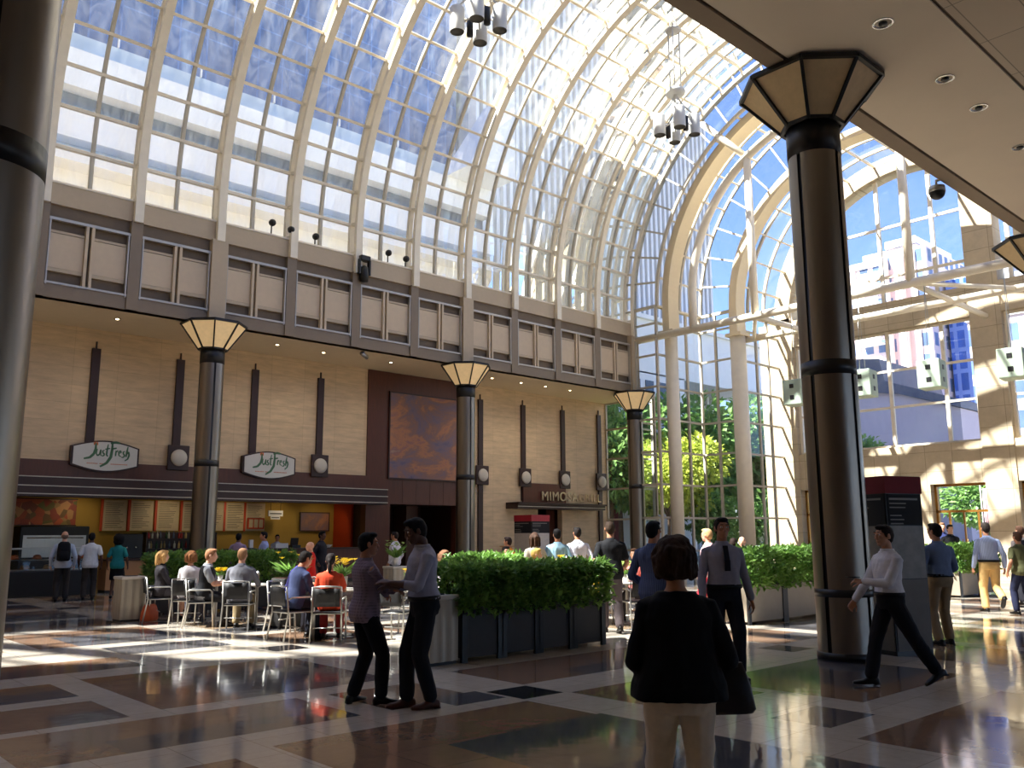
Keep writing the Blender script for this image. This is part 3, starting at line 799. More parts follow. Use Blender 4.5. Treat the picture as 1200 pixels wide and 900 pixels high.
# end wall ---------------------------------------------------------------------
def limestone():
    m,nt,out=newmat('limestone_blocks'); b=nt.nodes.new('ShaderNodeBsdfPrincipled'); b.inputs['Roughness'].default_value=.7
    vec=coords(nt); c=lin((206,188,158)); n=noise_tex(nt,vec,1.3,8,.7); col=ramp(nt,n,[(.3,mulc(c,.85)),(.7,mulc(c,1.1))])
    mp=nt.nodes.new('ShaderNodeMapping'); mp.inputs['Rotation'].default_value=(R(90),0,R(90)); nt.links.new(vec,mp.inputs[0])
    sw=nt.nodes.new('ShaderNodeSeparateXYZ'); cb=nt.nodes.new('ShaderNodeCombineXYZ'); nt.links.new(vec,sw.inputs[0]); nt.links.new(sw.outputs[1],cb.inputs[0]); nt.links.new(sw.outputs[2],cb.inputs[1])
    br=nt.nodes.new('ShaderNodeTexBrick'); br.offset=0; br.inputs['Scale'].default_value=1; br.inputs['Brick Width'].default_value=1.15; br.inputs['Row Height'].default_value=.86
    br.inputs['Mortar Size'].default_value=.012; br.inputs['Color1'].default_value=(1,1,1,1); br.inputs['Color2'].default_value=(.9,.89,.87,1); br.inputs['Mortar'].default_value=(.6,.57,.53,1)
    nt.links.new(cb.outputs[0],br.inputs['Vector'])
    mx=nt.nodes.new('ShaderNodeMix'); mx.data_type='RGBA'; mx.blend_type='MULTIPLY'; mx.inputs[0].default_value=1
    nt.links.new(col,mx.inputs[6]); nt.links.new(br.outputs['Color'],mx.inputs[7]); nt.links.new(mx.outputs[2],b.inputs['Base Color']); nt.links.new(b.outputs[0],out.inputs[0]); return m
M['lime']=limestone()
def make_end():
    m=MB(); a,b=XD,XD+.9
    y0,y1=8.9,23.3
    for (p,q,z0,z1) in ((22.15,23.3,0,12.4),(12.45,13.7,0,13.6),(8.9,9.8,0,12.4)): m.mm((a-.05,p,z0),(b,q,z1))
    m.mm((a,y0,3.75),(b,y1,5.5)); m.mm((a,y0,10.9),(b,y1,12.25))
    for p,q in ((18.95,19.55),(15.98,16.5)): m.mm((a,p,0),(b,q,3.75))
    m.mm((a-.05,12.45,13.6),(b,13.7,ZS+5.7))
    arcbox(m,a-.05,b,6.25,7.05,n=48)
    m.mm((a,5.4,0),(b,8.9,8.25)); m.mm((a,23.3,0),(b,24.0,12.25)); m.mm((a,-14,0),(b,-8,8.25)); m.mm((a,-8,0),(b,5.4,.5)); m.mm((a,-8,6.9),(b,5.4,8.25)); m.mm((a,-1.7,.5),(b,-1.0,6.9))
    S('wall_back',m,M['lime'])
    w6=tag(empty('fill_window_east'),kind='structure'); g6=MB(); g6.add([(a+.4,-8,.5),(a+.4,5.4,.5),(a+.4,5.4,6.9),(a+.4,-8,6.9)],[(0,1,2,3)]); g6.build('glass_pane',M['glassw'],w6); m=MB()  # unseen glazing, added so daylight brightens the low ceiling
    for y in(-6,-4,1,3): m.mm((a+.34,y-.05,.5),(a+.46,y+.05,6.9))
    for z in(2.6,4.7): m.mm((a+.34,-8,z-.05),(a+.46,5.4,z+.05))
    m.build('window_frame',M['rib'],w6)
    wn=tag(empty('window_3'),kind='structure'); gl=MB(); m=MB(); xg=a+.35
    for p,q in((13.7,22.15),(9.8,12.45)):
        gl.add([(xg,p,5.5),(xg,q,5.5),(xg,q,10.9),(xg,p,10.9)],[(0,1,2,3)])
        for z in(5.56,7.35,9.05,10.84): m.mm((xg-.06,p,z-.05),(xg+.06,q,z+.05))
        for y in([p+.06,15.05,17.5,19.85,q-.06] if q>20 else [p+.06,11.1,q-.06]): m.mm((xg-.08,y-.075,5.5),(xg+.08,y+.075,10.9))
    n=40; P=arc(xg,6.3,n=n); gl.add([(xg,YC,ZS+.02)]+P,[(0,i+1,i+2) for i in range(n)])
    for z in(13.5,15.9): 
        h=math.sqrt(6.3**2-(z-ZS)**2); m.mm((xg-.06,YC-h,z-.06),(xg+.06,YC+h,z+.06))
    for y in(10.6,15.05,17.5,19.85,12.0): m.mm((xg-.08,y-.08,12.2),(xg+.08,y+.08,ZS+math.sqrt(6.3**2-(y-YC)**2)))
    m.build('window_frame',M['rib'],wn); gl.build('glass_pane',M['glassw'],wn)
    for i,(p,q) in enumerate(((13.7,15.98),(16.5,18.95),(19.55,22.15),(9.8,12.45))):
        d=tag(empty('door_%d'%(i+1)),kind='structure'); m=MB(); g=MB(); xg=a+.45; c=(p+q)/2
        for y in(p+.05,q-.05): m.mm((xg-.06,y-.05,0),(xg+.06,y+.05,3.75))
        for z in(3.7,2.58): m.mm((xg-.06,p,z-.05),(xg+.06,q,z+.05))
        for y in(p+.55,q-.55): m.mm((xg-.05,y-.04,0),(xg+.05,y+.04,2.58))
        m.build('door_frame',M['gold'],d)
        g.add([(xg,p,0),(xg,q,0),(xg,q,3.75),(xg,p,3.75)],[(0,1,2,3)]); g.build('glass_pane',M['glassw'],d)
        m=MB(); m.mm((xg-.05,c-.03,0),(xg+.05,c+.03,2.53)); m.build('door_stile',M['gold'],d)
        m=MB()
        for y in (c-.1,c+.1): m.tube([(xg-.06,y,.95),(xg-.12,y,.98),(xg-.12,y,1.37),(xg-.06,y,1.4)],.015,8)
        m.build('door_handle',M['gold'],d)
make_end()
# near low ceiling -----------------------------------------------------------
ZC=8.1
def tile_ceiling():
    m,nt,out=newmat('acoustic_tile'); b=nt.nodes.new('ShaderNodeBsdfPrincipled'); b.inputs['Roughness'].default_value=.9
    vec=coords(nt); c=lin((216,200,178))
    br=nt.nodes.new('ShaderNodeTexBrick'); br.offset=0; br.inputs['Scale'].default_value=1; br.inputs['Brick Width'].default_value=1.2; br.inputs['Row Height'].default_value=.6
    br.inputs['Mortar Size'].default_value=.008; br.inputs['Color1'].default_value=c; br.inputs['Color2'].default_value=mulc(c,.95); br.inputs['Mortar'].default_value=mulc(c,.5)
    nt.links.new(vec,br.inputs['Vector']); nt.links.new(br.outputs['Color'],b.inputs['Base Color']); nt.links.new(b.outputs[0],out.inputs[0]); return m
M['tile']=tile_ceiling()
m=MB(); m.mm((-14,3.74,ZC),(45,5.62,ZC+.4)); m.cur=1; m.mm((-14,5.66,ZC-.02),(45,5.93,ZC+.4)); m.cur=2; m.mm((-14,-14,ZC+.015),(45,3.70,ZC+.4)); m.cur=3; m.mm((-14,3.70,ZC+.03),(45,3.74,ZC+.4)); m.mm((-14,5.62,ZC+.03),(45,5.66,ZC+.4))
S('ceiling',m,[M['ceil'],M['ceiledge'],M['tile'],M['vent']])
m=MB(); m.mm((-14,5.45,ZC+.3),(31.9,5.75,11.66)); m.mm((-14,-14.3,0),(45,-14,.6)); m.mm((-14,-14.3,7.2),(45,-14,8.5)); m.mm((-14,-14.3,.6),(9.8,-14,7.2)); [m.mm((x-.3,-14.3,.6),(x+.3,-14,7.2)) for x in range(10,46,6)]; S('wall_right',m,M['ceil'])
m=MB(); m.mm((-14.3,-14.3,0),(-14,34,8.5)); m.mm((-12.2,5.6,8.2),(-11.95,26.3,11.8)); S('wall_front',m,M['facade'])
# unseen glazing added behind the camera to let in fill skylight
ws=tag(empty('fill_window_south'),kind='structure'); g=MB(); g.add([(9.8,-14.15,.6),(45,-14.15,.6),(45,-14.15,7.2),(9.8,-14.15,7.2)],[(0,1,2,3)]); g.build('glass_pane',M['glassw'],ws)
m=MB()
for x in range(12,46,2): m.mm((x-.04,-14.2,.6),(x+.04,-14.1,7.2))
for z in(2.8,5): m.mm((9.8,-14.2,z-.04),(45,-14.1,z+.04))
m.build('mullion',M['mull'],ws)
# west gable: glazed half circle
wg=tag(empty('window_4'),kind='structure'); g=MB(); P=arc(-11.95,RG,n=40); g.add([(-11.95,YC,11.7)]+[V3((-11.95,YC+RG,11.7))]+P+[V3((-11.95,YC-RG,11.7))],[(0,i,i+1) for i in range(1,43)]); g.build('glass_pane',M['glassw'],wg)
m=MB()
for i in range(1,12):
    y=YC+RG*(-1+i/6); m.mm((-12,y-.06,11.7),(-11.9,y+.06,ZS+math.sqrt(max(0,RG**2-(y-YC)**2))))
for z in(13.5,15.5,17.5,19.5,21.5): 
    h=math.sqrt(RG**2-(z-ZS)**2); m.mm((-12,YC-h,z-.05),(-11.9,YC+h,z+.05))
m.build('mullion',M['rib'],wg)
# ------------------------------------------------------------------ columns
M['lantern']=pmat('lantern_panel',(222,196,152),.6,var=.08,nscale=9,bump=.1,bscale=40)
M['lantern_lit']=pmat('lit_lantern_panel',(226,192,140),.6,var=.08,nscale=9,emit=.16)
M['neck']=pmat('black_neck',(22,20,20),.4,var=.1)
def make_column(X,Y,ztop,label):
    t=thing('column',label,'column',(X,Y,0),0,'bronze columns along the hall')
    r=.365
    m=MB(); m.lathe([(r+.02,0),(r+.02,.09),(r,.10)],40); m.build('base',M['neck'],t)
    for q in range(4):                                  # four clad quadrants with dark joints between
        m=MB(); n=14; a0=q*PI/2+.08-.14; a1=(q+1)*PI/2-.08-.14
        pts=[(r*math.cos(a0+(a1-a0)*i/n),r*math.sin(a0+(a1-a0)*i/n)) for i in range(n+1)]
        pin=[(x*.93,y*.93) for x,y in pts]
        m.smooth=True
        for z0,z1 in((.10,.80),(.90,3.74),(3.94,6.95)):
            m.loft([[V3((p[0],p[1],z)) for p in pts] for z in(z0,z1)],False,False)
            m.loft([[V3((b[0],b[1],z0)),V3((a[0],a[1],z0)),V3((a[0],a[1],z1)),V3((b[0],b[1],z1))] for a,b in((pts[0],pin[0]),)]*1+[[V3((b[0],b[1],z0)),V3((a[0],a[1],z0)),V3((a[0],a[1],z1)),V3((b[0],b[1],z1))] for a,b in((pts[0],pin[0]),)],False)
        m.build('cladding',M['bronze'],t)
    m=MB(); m.lathe([(r*.95,.09),(r*.95,6.96)],40); m.build('core',M['neck'],t)
    for z0,z1 in((.80,.90),(3.74,3.94)):
        m=MB(); m.lathe([(r*.94,z0),(r*1.005,z0),(r*1.005,z1),(r*.94,z1)],40,cap=False); m.build('ring_band',M['neck'],t)
    m=MB(); m.lathe([(r*.9,6.94),(r*1.02,6.95),(r*1.02,7.40),(r*.9,7.41)],40); m.build('neck',M['neck'],t)
    rb,rt=.43,.99; zb=7.40; z1=ztop-.06
    A=[R(22.5+45*i) for i in range(8)]; P=lambda rr,a,z: V3((rr*math.cos(a),rr*math.sin(a),z))
    cap=MB()
    for i in range(8):
        a,b=A[i],A[(i+1)%8]
        cap.bar(P(rb,a,zb),P(rt,a,z1),.045); cap.bar(P(rt,a,z1),P(rt,b,z1),.06); cap.bar(P(rb,a,zb+.01),P(rb,b,zb+.01),.05)
    cap.loft([[P(.98,a,ztop-.05) for a in A],[P(.98,a,ztop-.002) for a in A]])
    c=cap.build('capital',M['black'],t)
    for i in range(8):
        a,b=A[i],A[(i+1)%8]; m=MB()
        m.loft([[P(rb-.01,a,zb),P(rb-.01,b,zb),P(rb-.03,b,zb),P(rb-.03,a,zb)],[P(rt-.012,a,z1),P(rt-.012,b,z1),P(rt-.035,b,z1),P(rt-.035,a,z1)]]); m.build('lantern_panel',M['lantern'] if Y<10 else M['lantern_lit'],c)
make_column(XC[0],YN,ZC,'huge bronze-clad column cut off by the left edge of the photo')
make_column(XC[1],YN,ZC,'tall bronze column with eight-sided capital standing in the open floor beside the information kiosk')
make_column(XC[2],YN,ZC,'bronze column at the right edge of the photo, only its lantern capital showing')
make_column(XC[1],YG,8.25,'bronze column with lit lantern capital in front of the cafe menu boards')
make_column(XC[2],YG,8.25,'bronze column with lantern capital just right of the wall painting')
make_column(XC[3],YG,8.25,'farthest bronze column, at the corner of the gallery by the tree-filled glazing')
def white_col(X,Y,r,label):
    t=thing('column',label,'column',(X,Y,0),0,'white columns of the glazed end bay')
    m=MB(); m.lathe([(r,0),(r,11.0)],32); m.build('shaft',M['rib'],t)
    m=MB(); m.lathe([(r+.06,0),(r+.06,.2),(r,.22)],32); m.build('base',M['rib'],t)
    m=MB(); m.mm((-.42,-.42,10.9),(.42,.42,11.05)); m.build('cap_plate',M['soffit'],t)
white_col(32.6,24.45,.30,'slimmer white round column left, next to the farthest bronze column')
white_col(35.4,22.65,.36,'stouter white round column right, against the green trees')

# ------------------------------------------------------------------ lamps and fittings
def pendant(x,y,z,label):
    t=thing('pendant_light',label,'lamp',(x,y,z),0,'cylinder pendant clusters under the vault')
    m=MB(); m.lathe([(.06,1.1),(.30,1.12),(.32,1.2),(.30,1.28),(.06,1.3)],24); m.tube([(0,0,.25),(0,0,1.2)],.07,10); m.build('hub',M['white'],t)
    for k in range(4):
        a=R(45+90*k); c=V3((.56*math.cos(a),.56*math.sin(a),0))
        m=MB(); m.lathe([(.19,-.30),(.195,-.28),(.195,.36),(.17,.40),(.02,.41)],24,c,False); cy_=m.build('lamp_cylinder',M['white'],t)
        m=MB(); m.lathe([(.0,-.24),(.175,-.24),(.185,-.30)],24,c,False); m.build('diffuser',pend_d,cy_)
        m=MB(); m.tube([c+V3((0,0,.40)),c*.4+V3((0,0,.75)),V3((0,0,1.12))],.03,8); m.tube([c*.66,V3((0,0,.25))],.025,8); m.build('bracket',M['white'],t)
    for k in range(2):
        a=R(88+180*k); c=V3((.36*math.cos(a),.36*math.sin(a),-.1)); m=MB(); m.lathe([(.09,-.16),(.09,.30),(.02,.33)],16,c); m.tube([c+V3((0,0,.3)),V3((0,0,.6))],.02,6); m.build('spot_head',M['black'],t)
    m=MB()
    for k in range(3):
        a=R(90+120*k); m.tube([(.2*math.cos(a),.2*math.sin(a),1.25),(.2*math.cos(a),.2*math.sin(a),3.4)],.025,8); m.tube([(.2*math.cos(a),.2*math.sin(a),3.4),(0,0,4.1)],.025,8)
    m.tube([(0,0,4.0),(0,0,ZS+RI-z)],.03,8); m.lathe([(.24,3.36),(.26,3.4),(.24,3.44)],18,cap=True); m.build('suspension',M['white'],t)
pend_d=pmat('lamp_reflector_grey',(96,94,88),.5,var=.1,nscale=30)
pendant(13.55,15.985,14.9,'white cylinder pendant cluster cut by the top edge of the photo')
pendant(22.04,15.985,14.75,'white cylinder pendant cluster on long rods, farther down the vault')
M['chrome']=pmat('chrome_trim',(200,200,200),.15,metal=1,var=.02); M['lampglow']=pmat('lamp_glow',(255,226,180),.5,emit=5,var=.01)
def downlight(x,y,z,label,group,glow=True,r=.13):
    t=thing('ceiling_light',label,'lamp',(x,y,z),0,group)
    m=MB(); m.lathe([(r,-.012),(r*.8,-.015),(r*.74,.0),(r*.70,.05)],24,cap=False); m.lathe([(r,-.012),(r,.0)],24,cap=False); m.build('trim_ring',M['chrome'],t)
    m=MB(); m.lathe([(0.001,.03),(r*.42,.03),(r*.42,-.02),(.001,-.025)],16); m.build('bulb',M['black'] if not glow else M['lampglow'],t)
for i,(x,y) in enumerate(((10.52,4.35),(12.56,4.38),(13.85,4.38),(15.86,4.44))):
    downlight(x,y,ZC,('recessed chrome downlight nearest the top edge of the photo','second recessed chrome downlight from the top, right of the big capital','third recessed chrome downlight from the top in the low ceiling','recessed chrome downlight at the right edge of the photo')[i],'chrome downlights in the low ceiling',False)
for i,(x,y) in enumerate(((8.77,27.5),(14.2,27.6),(16.1,27.7),(19.0,27.6),(24.2,27.6),(25.9,27.6),(27.4,27.6),(29.0,27.6))):
    downlight(x,y,8.25,('small downlight in the gallery soffit %s'%('above the left cafe sign','above the right cafe sign','near the hanging camera','above the mahogany panel','right of the middle capital','second right of the middle capital','above the restaurant sign','near the far gallery end')[i]),'downlights in the gallery soffit',True,.11)
    point_light('SPOT',(x,y,8.2),SOFFIT_W,(1,.86,.68),.08,(0,0,0),130,.9)
# moving-head, gallery spots, cameras
t=thing('stage_light','black moving-head stage light clamped on the gallery edge','stage light',(16.62,25.98,11.05))
m=MB(); m.bevbox((-.2,-.17,.35),(.2,.1,.55),.03); m.build('base',M['black'],t)
for s in(-1,1): m=MB(); m.mm((s*.21-.03,-.12,-.15),(s*.21+.03,.05,.4)); m.build('yoke_arm',M['black'],t)
m=MB(); m.lathe([(.02,-.42),(.15,-.40),(.17,-.1),(.14,.12),(.03,.2)],20,(0,-.05,.0)); m.build('head',M['black'],t)
for i,(px,dz) in enumerate(((13.05,.30),(13.75,.22),(14.7,.20),(17.75,.28),(18.55,.22))):
    t=thing('spotlight',('round dark spotlight on the gallery ledge above the second and third spandrel bays','small dark spotlight beside the rib left of the stage light','small dark spotlight low on the ledge left of the stage light','round dark spotlight on the ledge right of the stage light','small dark spotlight beside the rib farther right of the stage light')[i],'spotlight',(px,26.12,11.66),0,'spotlights on the gallery ledge')
    m=MB(); m.tube([(0,0,0),(0,0,dz)],.025,8); m.build('stem',M['black'],t)
    m=MB(); m.smooth=True; m.ell((0,-.05,dz+.06),(.12,.14,.12)); m.build('lamp_head',M['black'],t)
t=thing('security_camera','grey bullet camera hanging under the gallery edge','camera',(17.06,26.5,8.25))
m=MB(); m.tube([(0,0,0),(0,0,-.14)],.03,10); m.lathe([(.07,-.01),(.07,-.001)],16); m.build('mount',M['steel'],t)
m=MB(); m.tube([(-.16,-.1,-.12),(.16,.05,-.22)],.075,14); m.build('housing',M['steel'],t)
m=MB(); m.tube([(.16,.05,-.22),(.18,.06,-.226)],.06,14); m.build('lens',M['black'],t)
t=thing('dome_camera','dark dome security camera hanging below the low ceiling edge','camera',(16.41,6.05,8.1))
m=MB(); m.tube([(0,-.2,.05),(0,0,.05),(0,0,-.06)],.03,8); m.build('bracket',M['rib'],t)
m=MB(); m.lathe([(.03,-.04),(.14,-.07),(.15,-.18)],20); m.build('housing',M['steel'],t)
m=MB(); m.smooth=True; m.ell((0,0,-.19),(.14,.14,.13),18,12); m.build('dome',M['black'],t)

# speaker cubes under the truss
M['cube']=pmat('pale_green_cube',(176,192,172),.55,var=.04)
for i,(y,l) in enumerate(((18.18,'pale green speaker cube left, beside the big bronze column'),(15.32,'pale green speaker cube half hidden behind the big bronze column'),(12.75,'pale green speaker cube hanging in the middle of the end window'),(10.04,'pale green speaker cube at the right edge of the photo'))):
    t=thing('hanging_speaker',l,'speaker',(32.5,y,7.33),R(5),'pale green speaker cubes hung on cables')
    m=MB(); m.bevbox((-.40,-.40,-.52),(.40,.40,.52),.04); m.build('cabinet',M['cube'],t)
    for ax in(0,1):
        for sx in(-1,1):
            for z in(-.22,.24):
                m=MB(); c=[0,0,z]; c[ax]=sx*.40; d=[.03,.03,.17]; d[1-ax]=.17
                m.box(c,d); m.build('driver',M['black'],t)
    for sx in(-.3,.3): m=MB(); m.tube([(sx,0,.52),(0,0,3.38)],.012,6); m.build('cable',M['steel'],t)

# ------------------------------------------------------------------ facade fittings
fs=tag(empty('trim_7'),kind='structure')
for X,zb in((8.80,4.45),(11.55,4.45),(14.3,4.45),(17.0,4.45),(25.05,0.02),(27.65,3.2),(30.28,4.5),(32.9,0.02)):
    m=MB(); m.mm((X-.13,YW-.09,zb),(X+.13,YW+.01,7.62)); m.mm((X-.02,YW-.05,7.62),(X+.02,YW,7.85)); m.build('strip',M['darkwood'],fs)
SC=(('between the two green-lettered cafe signs',11.62),('left of the mahogany panel',17.0),('beside the middle bronze column',25.08),('over the left end of the restaurant canopy',27.68),('over the letters of the restaurant sign',30.28),('farthest right on the stone wall',32.9))
for l,X in SC:
    t=thing('wall_sconce','round frosted sconce on dark square plate, '+l,'lamp',(X,YW-.09,4.25),0,'round sconces along the facade')
    m=MB(); m.bevbox((-.36,-.09,-.42),(.36,.0,.42),.02); m.build('back_plate',M['darkwood'],t)
    m=MB(); m.smooth=True; m.ell((0,-.12,0),(.28,.10,.28),24,14); m.build('globe',pmat('frosted_globe',(214,204,186),.4,var=.03) if 'fg' not in M else M['fg'],t)
# painting
def fresco():
    m,nt,out=newmat('cloudy_abstract_painting'); b=nt.nodes.new('ShaderNodeBsdfPrincipled'); b.inputs['Roughness'].default_value=.7
    vec=coords(nt,(.5,1,.8),rot=(0,R(-42),0)); n=noise_tex(nt,vec,1.0,12,.66,.5)
    col=ramp(nt,n,[(.30,lin((84,86,124))),(.42,lin((128,112,128))),(.50,lin((150,114,104))),(.56,lin((190,132,96))),(.63,lin((150,110,110))),(.72,lin((196,168,140))),(.8,lin((206,190,168)))])
    nt.links.new(col,b.inputs['Base Color']); nt.links.new(b.outputs[0],out.inputs[0]); return m
t=thing('wall_painting','large cloudy orange and violet abstract painting on the mahogany wall','painting',(21.92,YW-.06,5.68))
m=MB(); m.mm((-1.74,-.05,-1.74),(1.74,.02,1.74)); m.build('canvas',fresco(),t)
m=MB()
for a,b in(((-1.78,-.07,-1.78),(1.78,.025,-1.73)),((-1.78,-.07,1.73),(1.78,.025,1.78)),((-1.78,-.07,-1.73),(-1.73,.025,1.73)),((1.73,-.07,-1.73),(1.78,.025,1.73))): m.mm(a,b)
m.build('frame',M['darkwood'],t)
# cafe signs : brush script drawn as strokes
GRN=pmat('sign_green',(84,126,88),.5,var=.1); ORG=pmat('sign_orange',(208,112,50),.5,var=.05); SIGNW=pmat('sign_white',(222,218,206),.5,var=.02)
def strokes(mb,scale,ox,oz):
    def st(pts,w):
        pts=[(x*1.32,z) for x,z in pts]
        P=[V3((ox+x*scale,-.012,oz+z*scale)) for x,z in pts]
        D=[]
        for i in range(len(P)-1):
            for k in range(4): D.append(P[i].lerp(P[i+1],k/4))
        D.append(P[-1]); n=len(D)
        for i in range(n-1):
            a,b=D[i],D[i+1]; t=(b-a); 
            if t.length<1e-6: continue
            mb.bar(a,b+t*.15,1.25*w*scale*(.55+.45*math.sin(PI*(i+.7)/n)),.012,(0,1,0))
    st([(-.40,.62),(-.40,.3),(-.46,.0),(-.62,-.22),(-.86,-.30)],.12)                     # J
    st([(-.33,.30),(-.36,.02),(-.30,-.10),(-.22,.0),(-.18,.26),(-.17,-.08)],.07)         # u
    st([(-.02,.24),(-.10,.20),(-.08,.08),(-.01,.0),(-.06,-.10),(-.14,-.08)],.07)         # s
    st([(.12,.60),(.08,.2),(.07,-.04),(.14,-.10)],.075); st([(.0,.30),(.20,.36)],.06)     # t
    st([(.30,.70),(.30,.3),(.26,-.15),(.10,-.5),(-.16,-.72)],.13); st([(.22,.66),(.42,.74),(.62,.70)],.12); st([(.28,.34),(.48,.40)],.08)  # F
    st([(.47,.26),(.46,-.06)],.07); st([(.47,.14),(.55,.27)],.06)                          # r
    st([(.60,.10),(.70,.16),(.66,.27),(.59,.18),(.60,-.02),(.70,-.08)],.06)                # e
    st([(.86,.24),(.78,.20),(.80,.08),(.86,.0),(.80,-.12),(.72,-.12)],.07)                 # s
    st([(.98,.52),(.94,.2),(.92,-.08)],.08); st([(.94,.06),(1.02,.22),(1.05,.02),(1.0,-.2),(.88,-.32)],.08) # h
def cafe_sign(X,label):
    t=thing('cafe_sign',label,'sign',(X,YW-.12,4.16),0,'white cafe signs with green brush lettering')
    def outline(w,h,s): return [(-w,-s)]+[(-w+2*w*i/16,-s-(h-s)*math.sin(PI*i/16)) for i in range(1,16)]+[(w,-s)]+[(w,s)]+[(w-2*w*i/16,s+(h-s)*math.sin(PI*i/16)) for i in range(1,16)]+[(-w,s)]
    m=MB(); m.prism(outline(1.03,.50,.30),(0,.1,0),(1,0,0),(0,0,1),.20); m.build('case',M['darkwood'],t)
    m=MB(); m.prism(outline(.97,.455,.27),(0,-.1,0),(1,0,0),(0,0,1),.02); m.build('face',SIGNW,t)
    m=MB(); strokes(m,.54,-.04,.06); 
    for i in range(len(m.v)): v=m.v[i]; m.v[i]=(v[0],v[1]-.11,v[2])
    m.build('lettering',GRN,t)
    m=MB(); m.prism([(-.06,0),(.07,.0),(.06,.12),(.02,.06),(.0,.13),(-.04,.07),(-.07,.12)],(-.33,-.115,.34),(1,0,0),(0,0,1),.012); m.build('flame',ORG,t)
    m=MB()
    for i in range(26):
        if i in(7,13,14): continue
        m.mm((-.56+i*.048,-.125,-.255),(-.56+i*.048+.03,-.118,-.225))
    m.build('small_print',ORG,t)
cafe_sign(9.27,'white cafe sign reading Just Fresh in green script, left of the sconce')
cafe_sign(14.92,'white cafe sign reading Just Fresh in green script, right of the bronze column')
# canopies
t=thing('canopy','long dark brown canopy with pale pinstripes over the cafe counter','canopy',(0,0,0))
m=MB(); m.mm((-12,28.75,2.84),(19.75,YW-.1,3.42)); m.build('fascia',M['darkwood'],t)
for z in(3.41,3.14,2.9): m=MB(); m.mm((-12,28.725,z),(19.77,28.76,z+.028)); m.build('pinstripe',M['mull'],t)
t=thing('canopy','short dark canopy under the restaurant name','canopy',(0,0,0))
m=MB(); m.mm((26.6,28.6,2.82),(32.4,YW,3.06)); m.mm((26.6,28.5,3.02),(32.42,YW,3.1)); m.build('fascia',M['darkwood'],t)
m=MB(); m.mm((26.6,28.585,2.9),(32.41,28.61,2.93)); m.build('pinstripe',M['mull'],t)
def text_mesh(s,size,depth,mat,name,parent,loc,rot=(R(90),0,0),align='LEFT',space=1.0):
    c=bpy.data.curves.new(name,'FONT'); c.body=s; c.size=size; c.extrude=depth; c.align_x=align; c.space_character=space
    o=bpy.data.objects.new('t',c); COL.objects.link(o); dg=bpy.context.evaluated_depsgraph_get(); me=bpy.data.meshes.new_from_object(o.evaluated_get(dg)); bpy.data.objects.remove(o)
    me.name=name; me.materials.clear(); me.materials.append(mat)
    r=bpy.data.objects.new(name,me); COL.objects.link(r); r.location=loc; r.rotation_euler=rot; r.parent=parent; return r
t=thing('restaurant_sign','brown board with pale metal letters MIMOSA above the dark doorway','sign',(28.9,YW-.05,3.1))
m=MB(); m.bevbox((-1.35,-.10,.02),(1.45,.02,.92),.02); m.build('board',M['mahog'],t)
text_mesh('MIMOSA',.60,.025,pmat('pale_letter_metal',(214,196,160),.35,metal=.3,var=.03),'lettering',t,(-.28,-.18,.14),space=1.12)
text_mesh('GRILL',.56,.02,pmat('bronze_letter_metal',(206,180,140),.4,metal=.2,var=.03),'lettering',t,(2.36,-.06,.14),space=1.15)
# ------------------------------------------------------------------ cafe interior
MB1=[10.37,11.3,12.24,13.18,14.0,14.86,15.68]
for i,x in enumerate(MB1):
    t=thing('menu_board',('cream menu board %s'%('first from the left over the coffee machine','second from the left over the shelves','third from the left over the shelves','fourth, half hidden by the bronze column','just right of the bronze column','second right of the bronze column','last on the right, with a small picture below')[i]),'menu board',(x,32.45,1.86),0,'cream menu boards over the cafe counter')
    m=MB(); m.mm((0,0,0),(.80,.05,1.07)); m.build('board',M['cream'],t)
    m=MB(); m.mm((-.09,-.02,-.02),(-.01,.05,1.09)); m.build('edge_strip',M['orange'],t)
    m=MB(); rnd=random.Random(i)
    for k in range(14):
        m.mm((.07,-.006,.95-k*.065),(.07+rnd.uniform(.35,.66),.0,.965-k*.065))
    m.build('print',M['darkwood'],t)
t=thing('cafe_picture','small brown picture with three panes below the last menu board','picture',(15.72,32.36,1.93)); m=MB(); m.mm((0,0,0),(.7,.05,.42)); m.build('frame',M['orange'],t); 
for k in range(3): m=MB(); m.mm((.06+k*.21,-.01,.05),(.22+k*.21,.0,.37)); m.build('pane',M['cream'],t)
def foodposter():
    m,nt,out=newmat('food_photograph'); b=nt.nodes.new('ShaderNodeBsdfPrincipled'); b.inputs['Roughness'].default_value=.5
    v=nt.nodes.new('ShaderNodeTexVoronoi'); v.inputs['Scale'].default_value=4.5; nt.links.new(coords(nt),v.inputs['Vector'])
    sp=nt.nodes.new('ShaderNodeSeparateColor'); nt.links.new(v.outputs['Color'],sp.inputs[0])
    nt.links.new(ramp(nt,sp.outputs[0],[(.1,lin((196,92,40))),(.4,lin((150,60,36))),(.6,lin((120,110,40))),(.8,lin((214,150,84)))]),b.inputs['Base Color']); nt.links.new(b.outputs[0],out.inputs[0]); return m
FP=foodposter()
t=thing('food_poster','wide orange food photograph on the yellow cafe wall','poster',(7.4,32.5,2.05)); m=MB(); m.mm((0,0,0),(2.1,.05,.85)); m.build('print',FP,t); m=MB(); m.mm((-.03,.01,-.03),(2.13,.06,0)); m.mm((-.03,.01,.85),(2.13,.06,.88)); m.build('frame',M['black'],t)
t=thing('framed_picture','brown framed picture on the yellow wall near the orange pillar','picture',(18.1,32.5,1.88)); m=MB(); m.mm((0,0,0),(1.3,.05,.7)); m.build('canvas',fresco() ,t); m=MB(); m.mm((-.04,-.01,-.04),(1.34,.05,0)); m.mm((-.04,-.01,.7),(1.34,.05,.74)); m.mm((-.04,-.01,0),(0,.05,.7)); m.mm((1.3,-.01,0),(1.34,.05,.7)); m.build('frame',M['darkwood'],t)
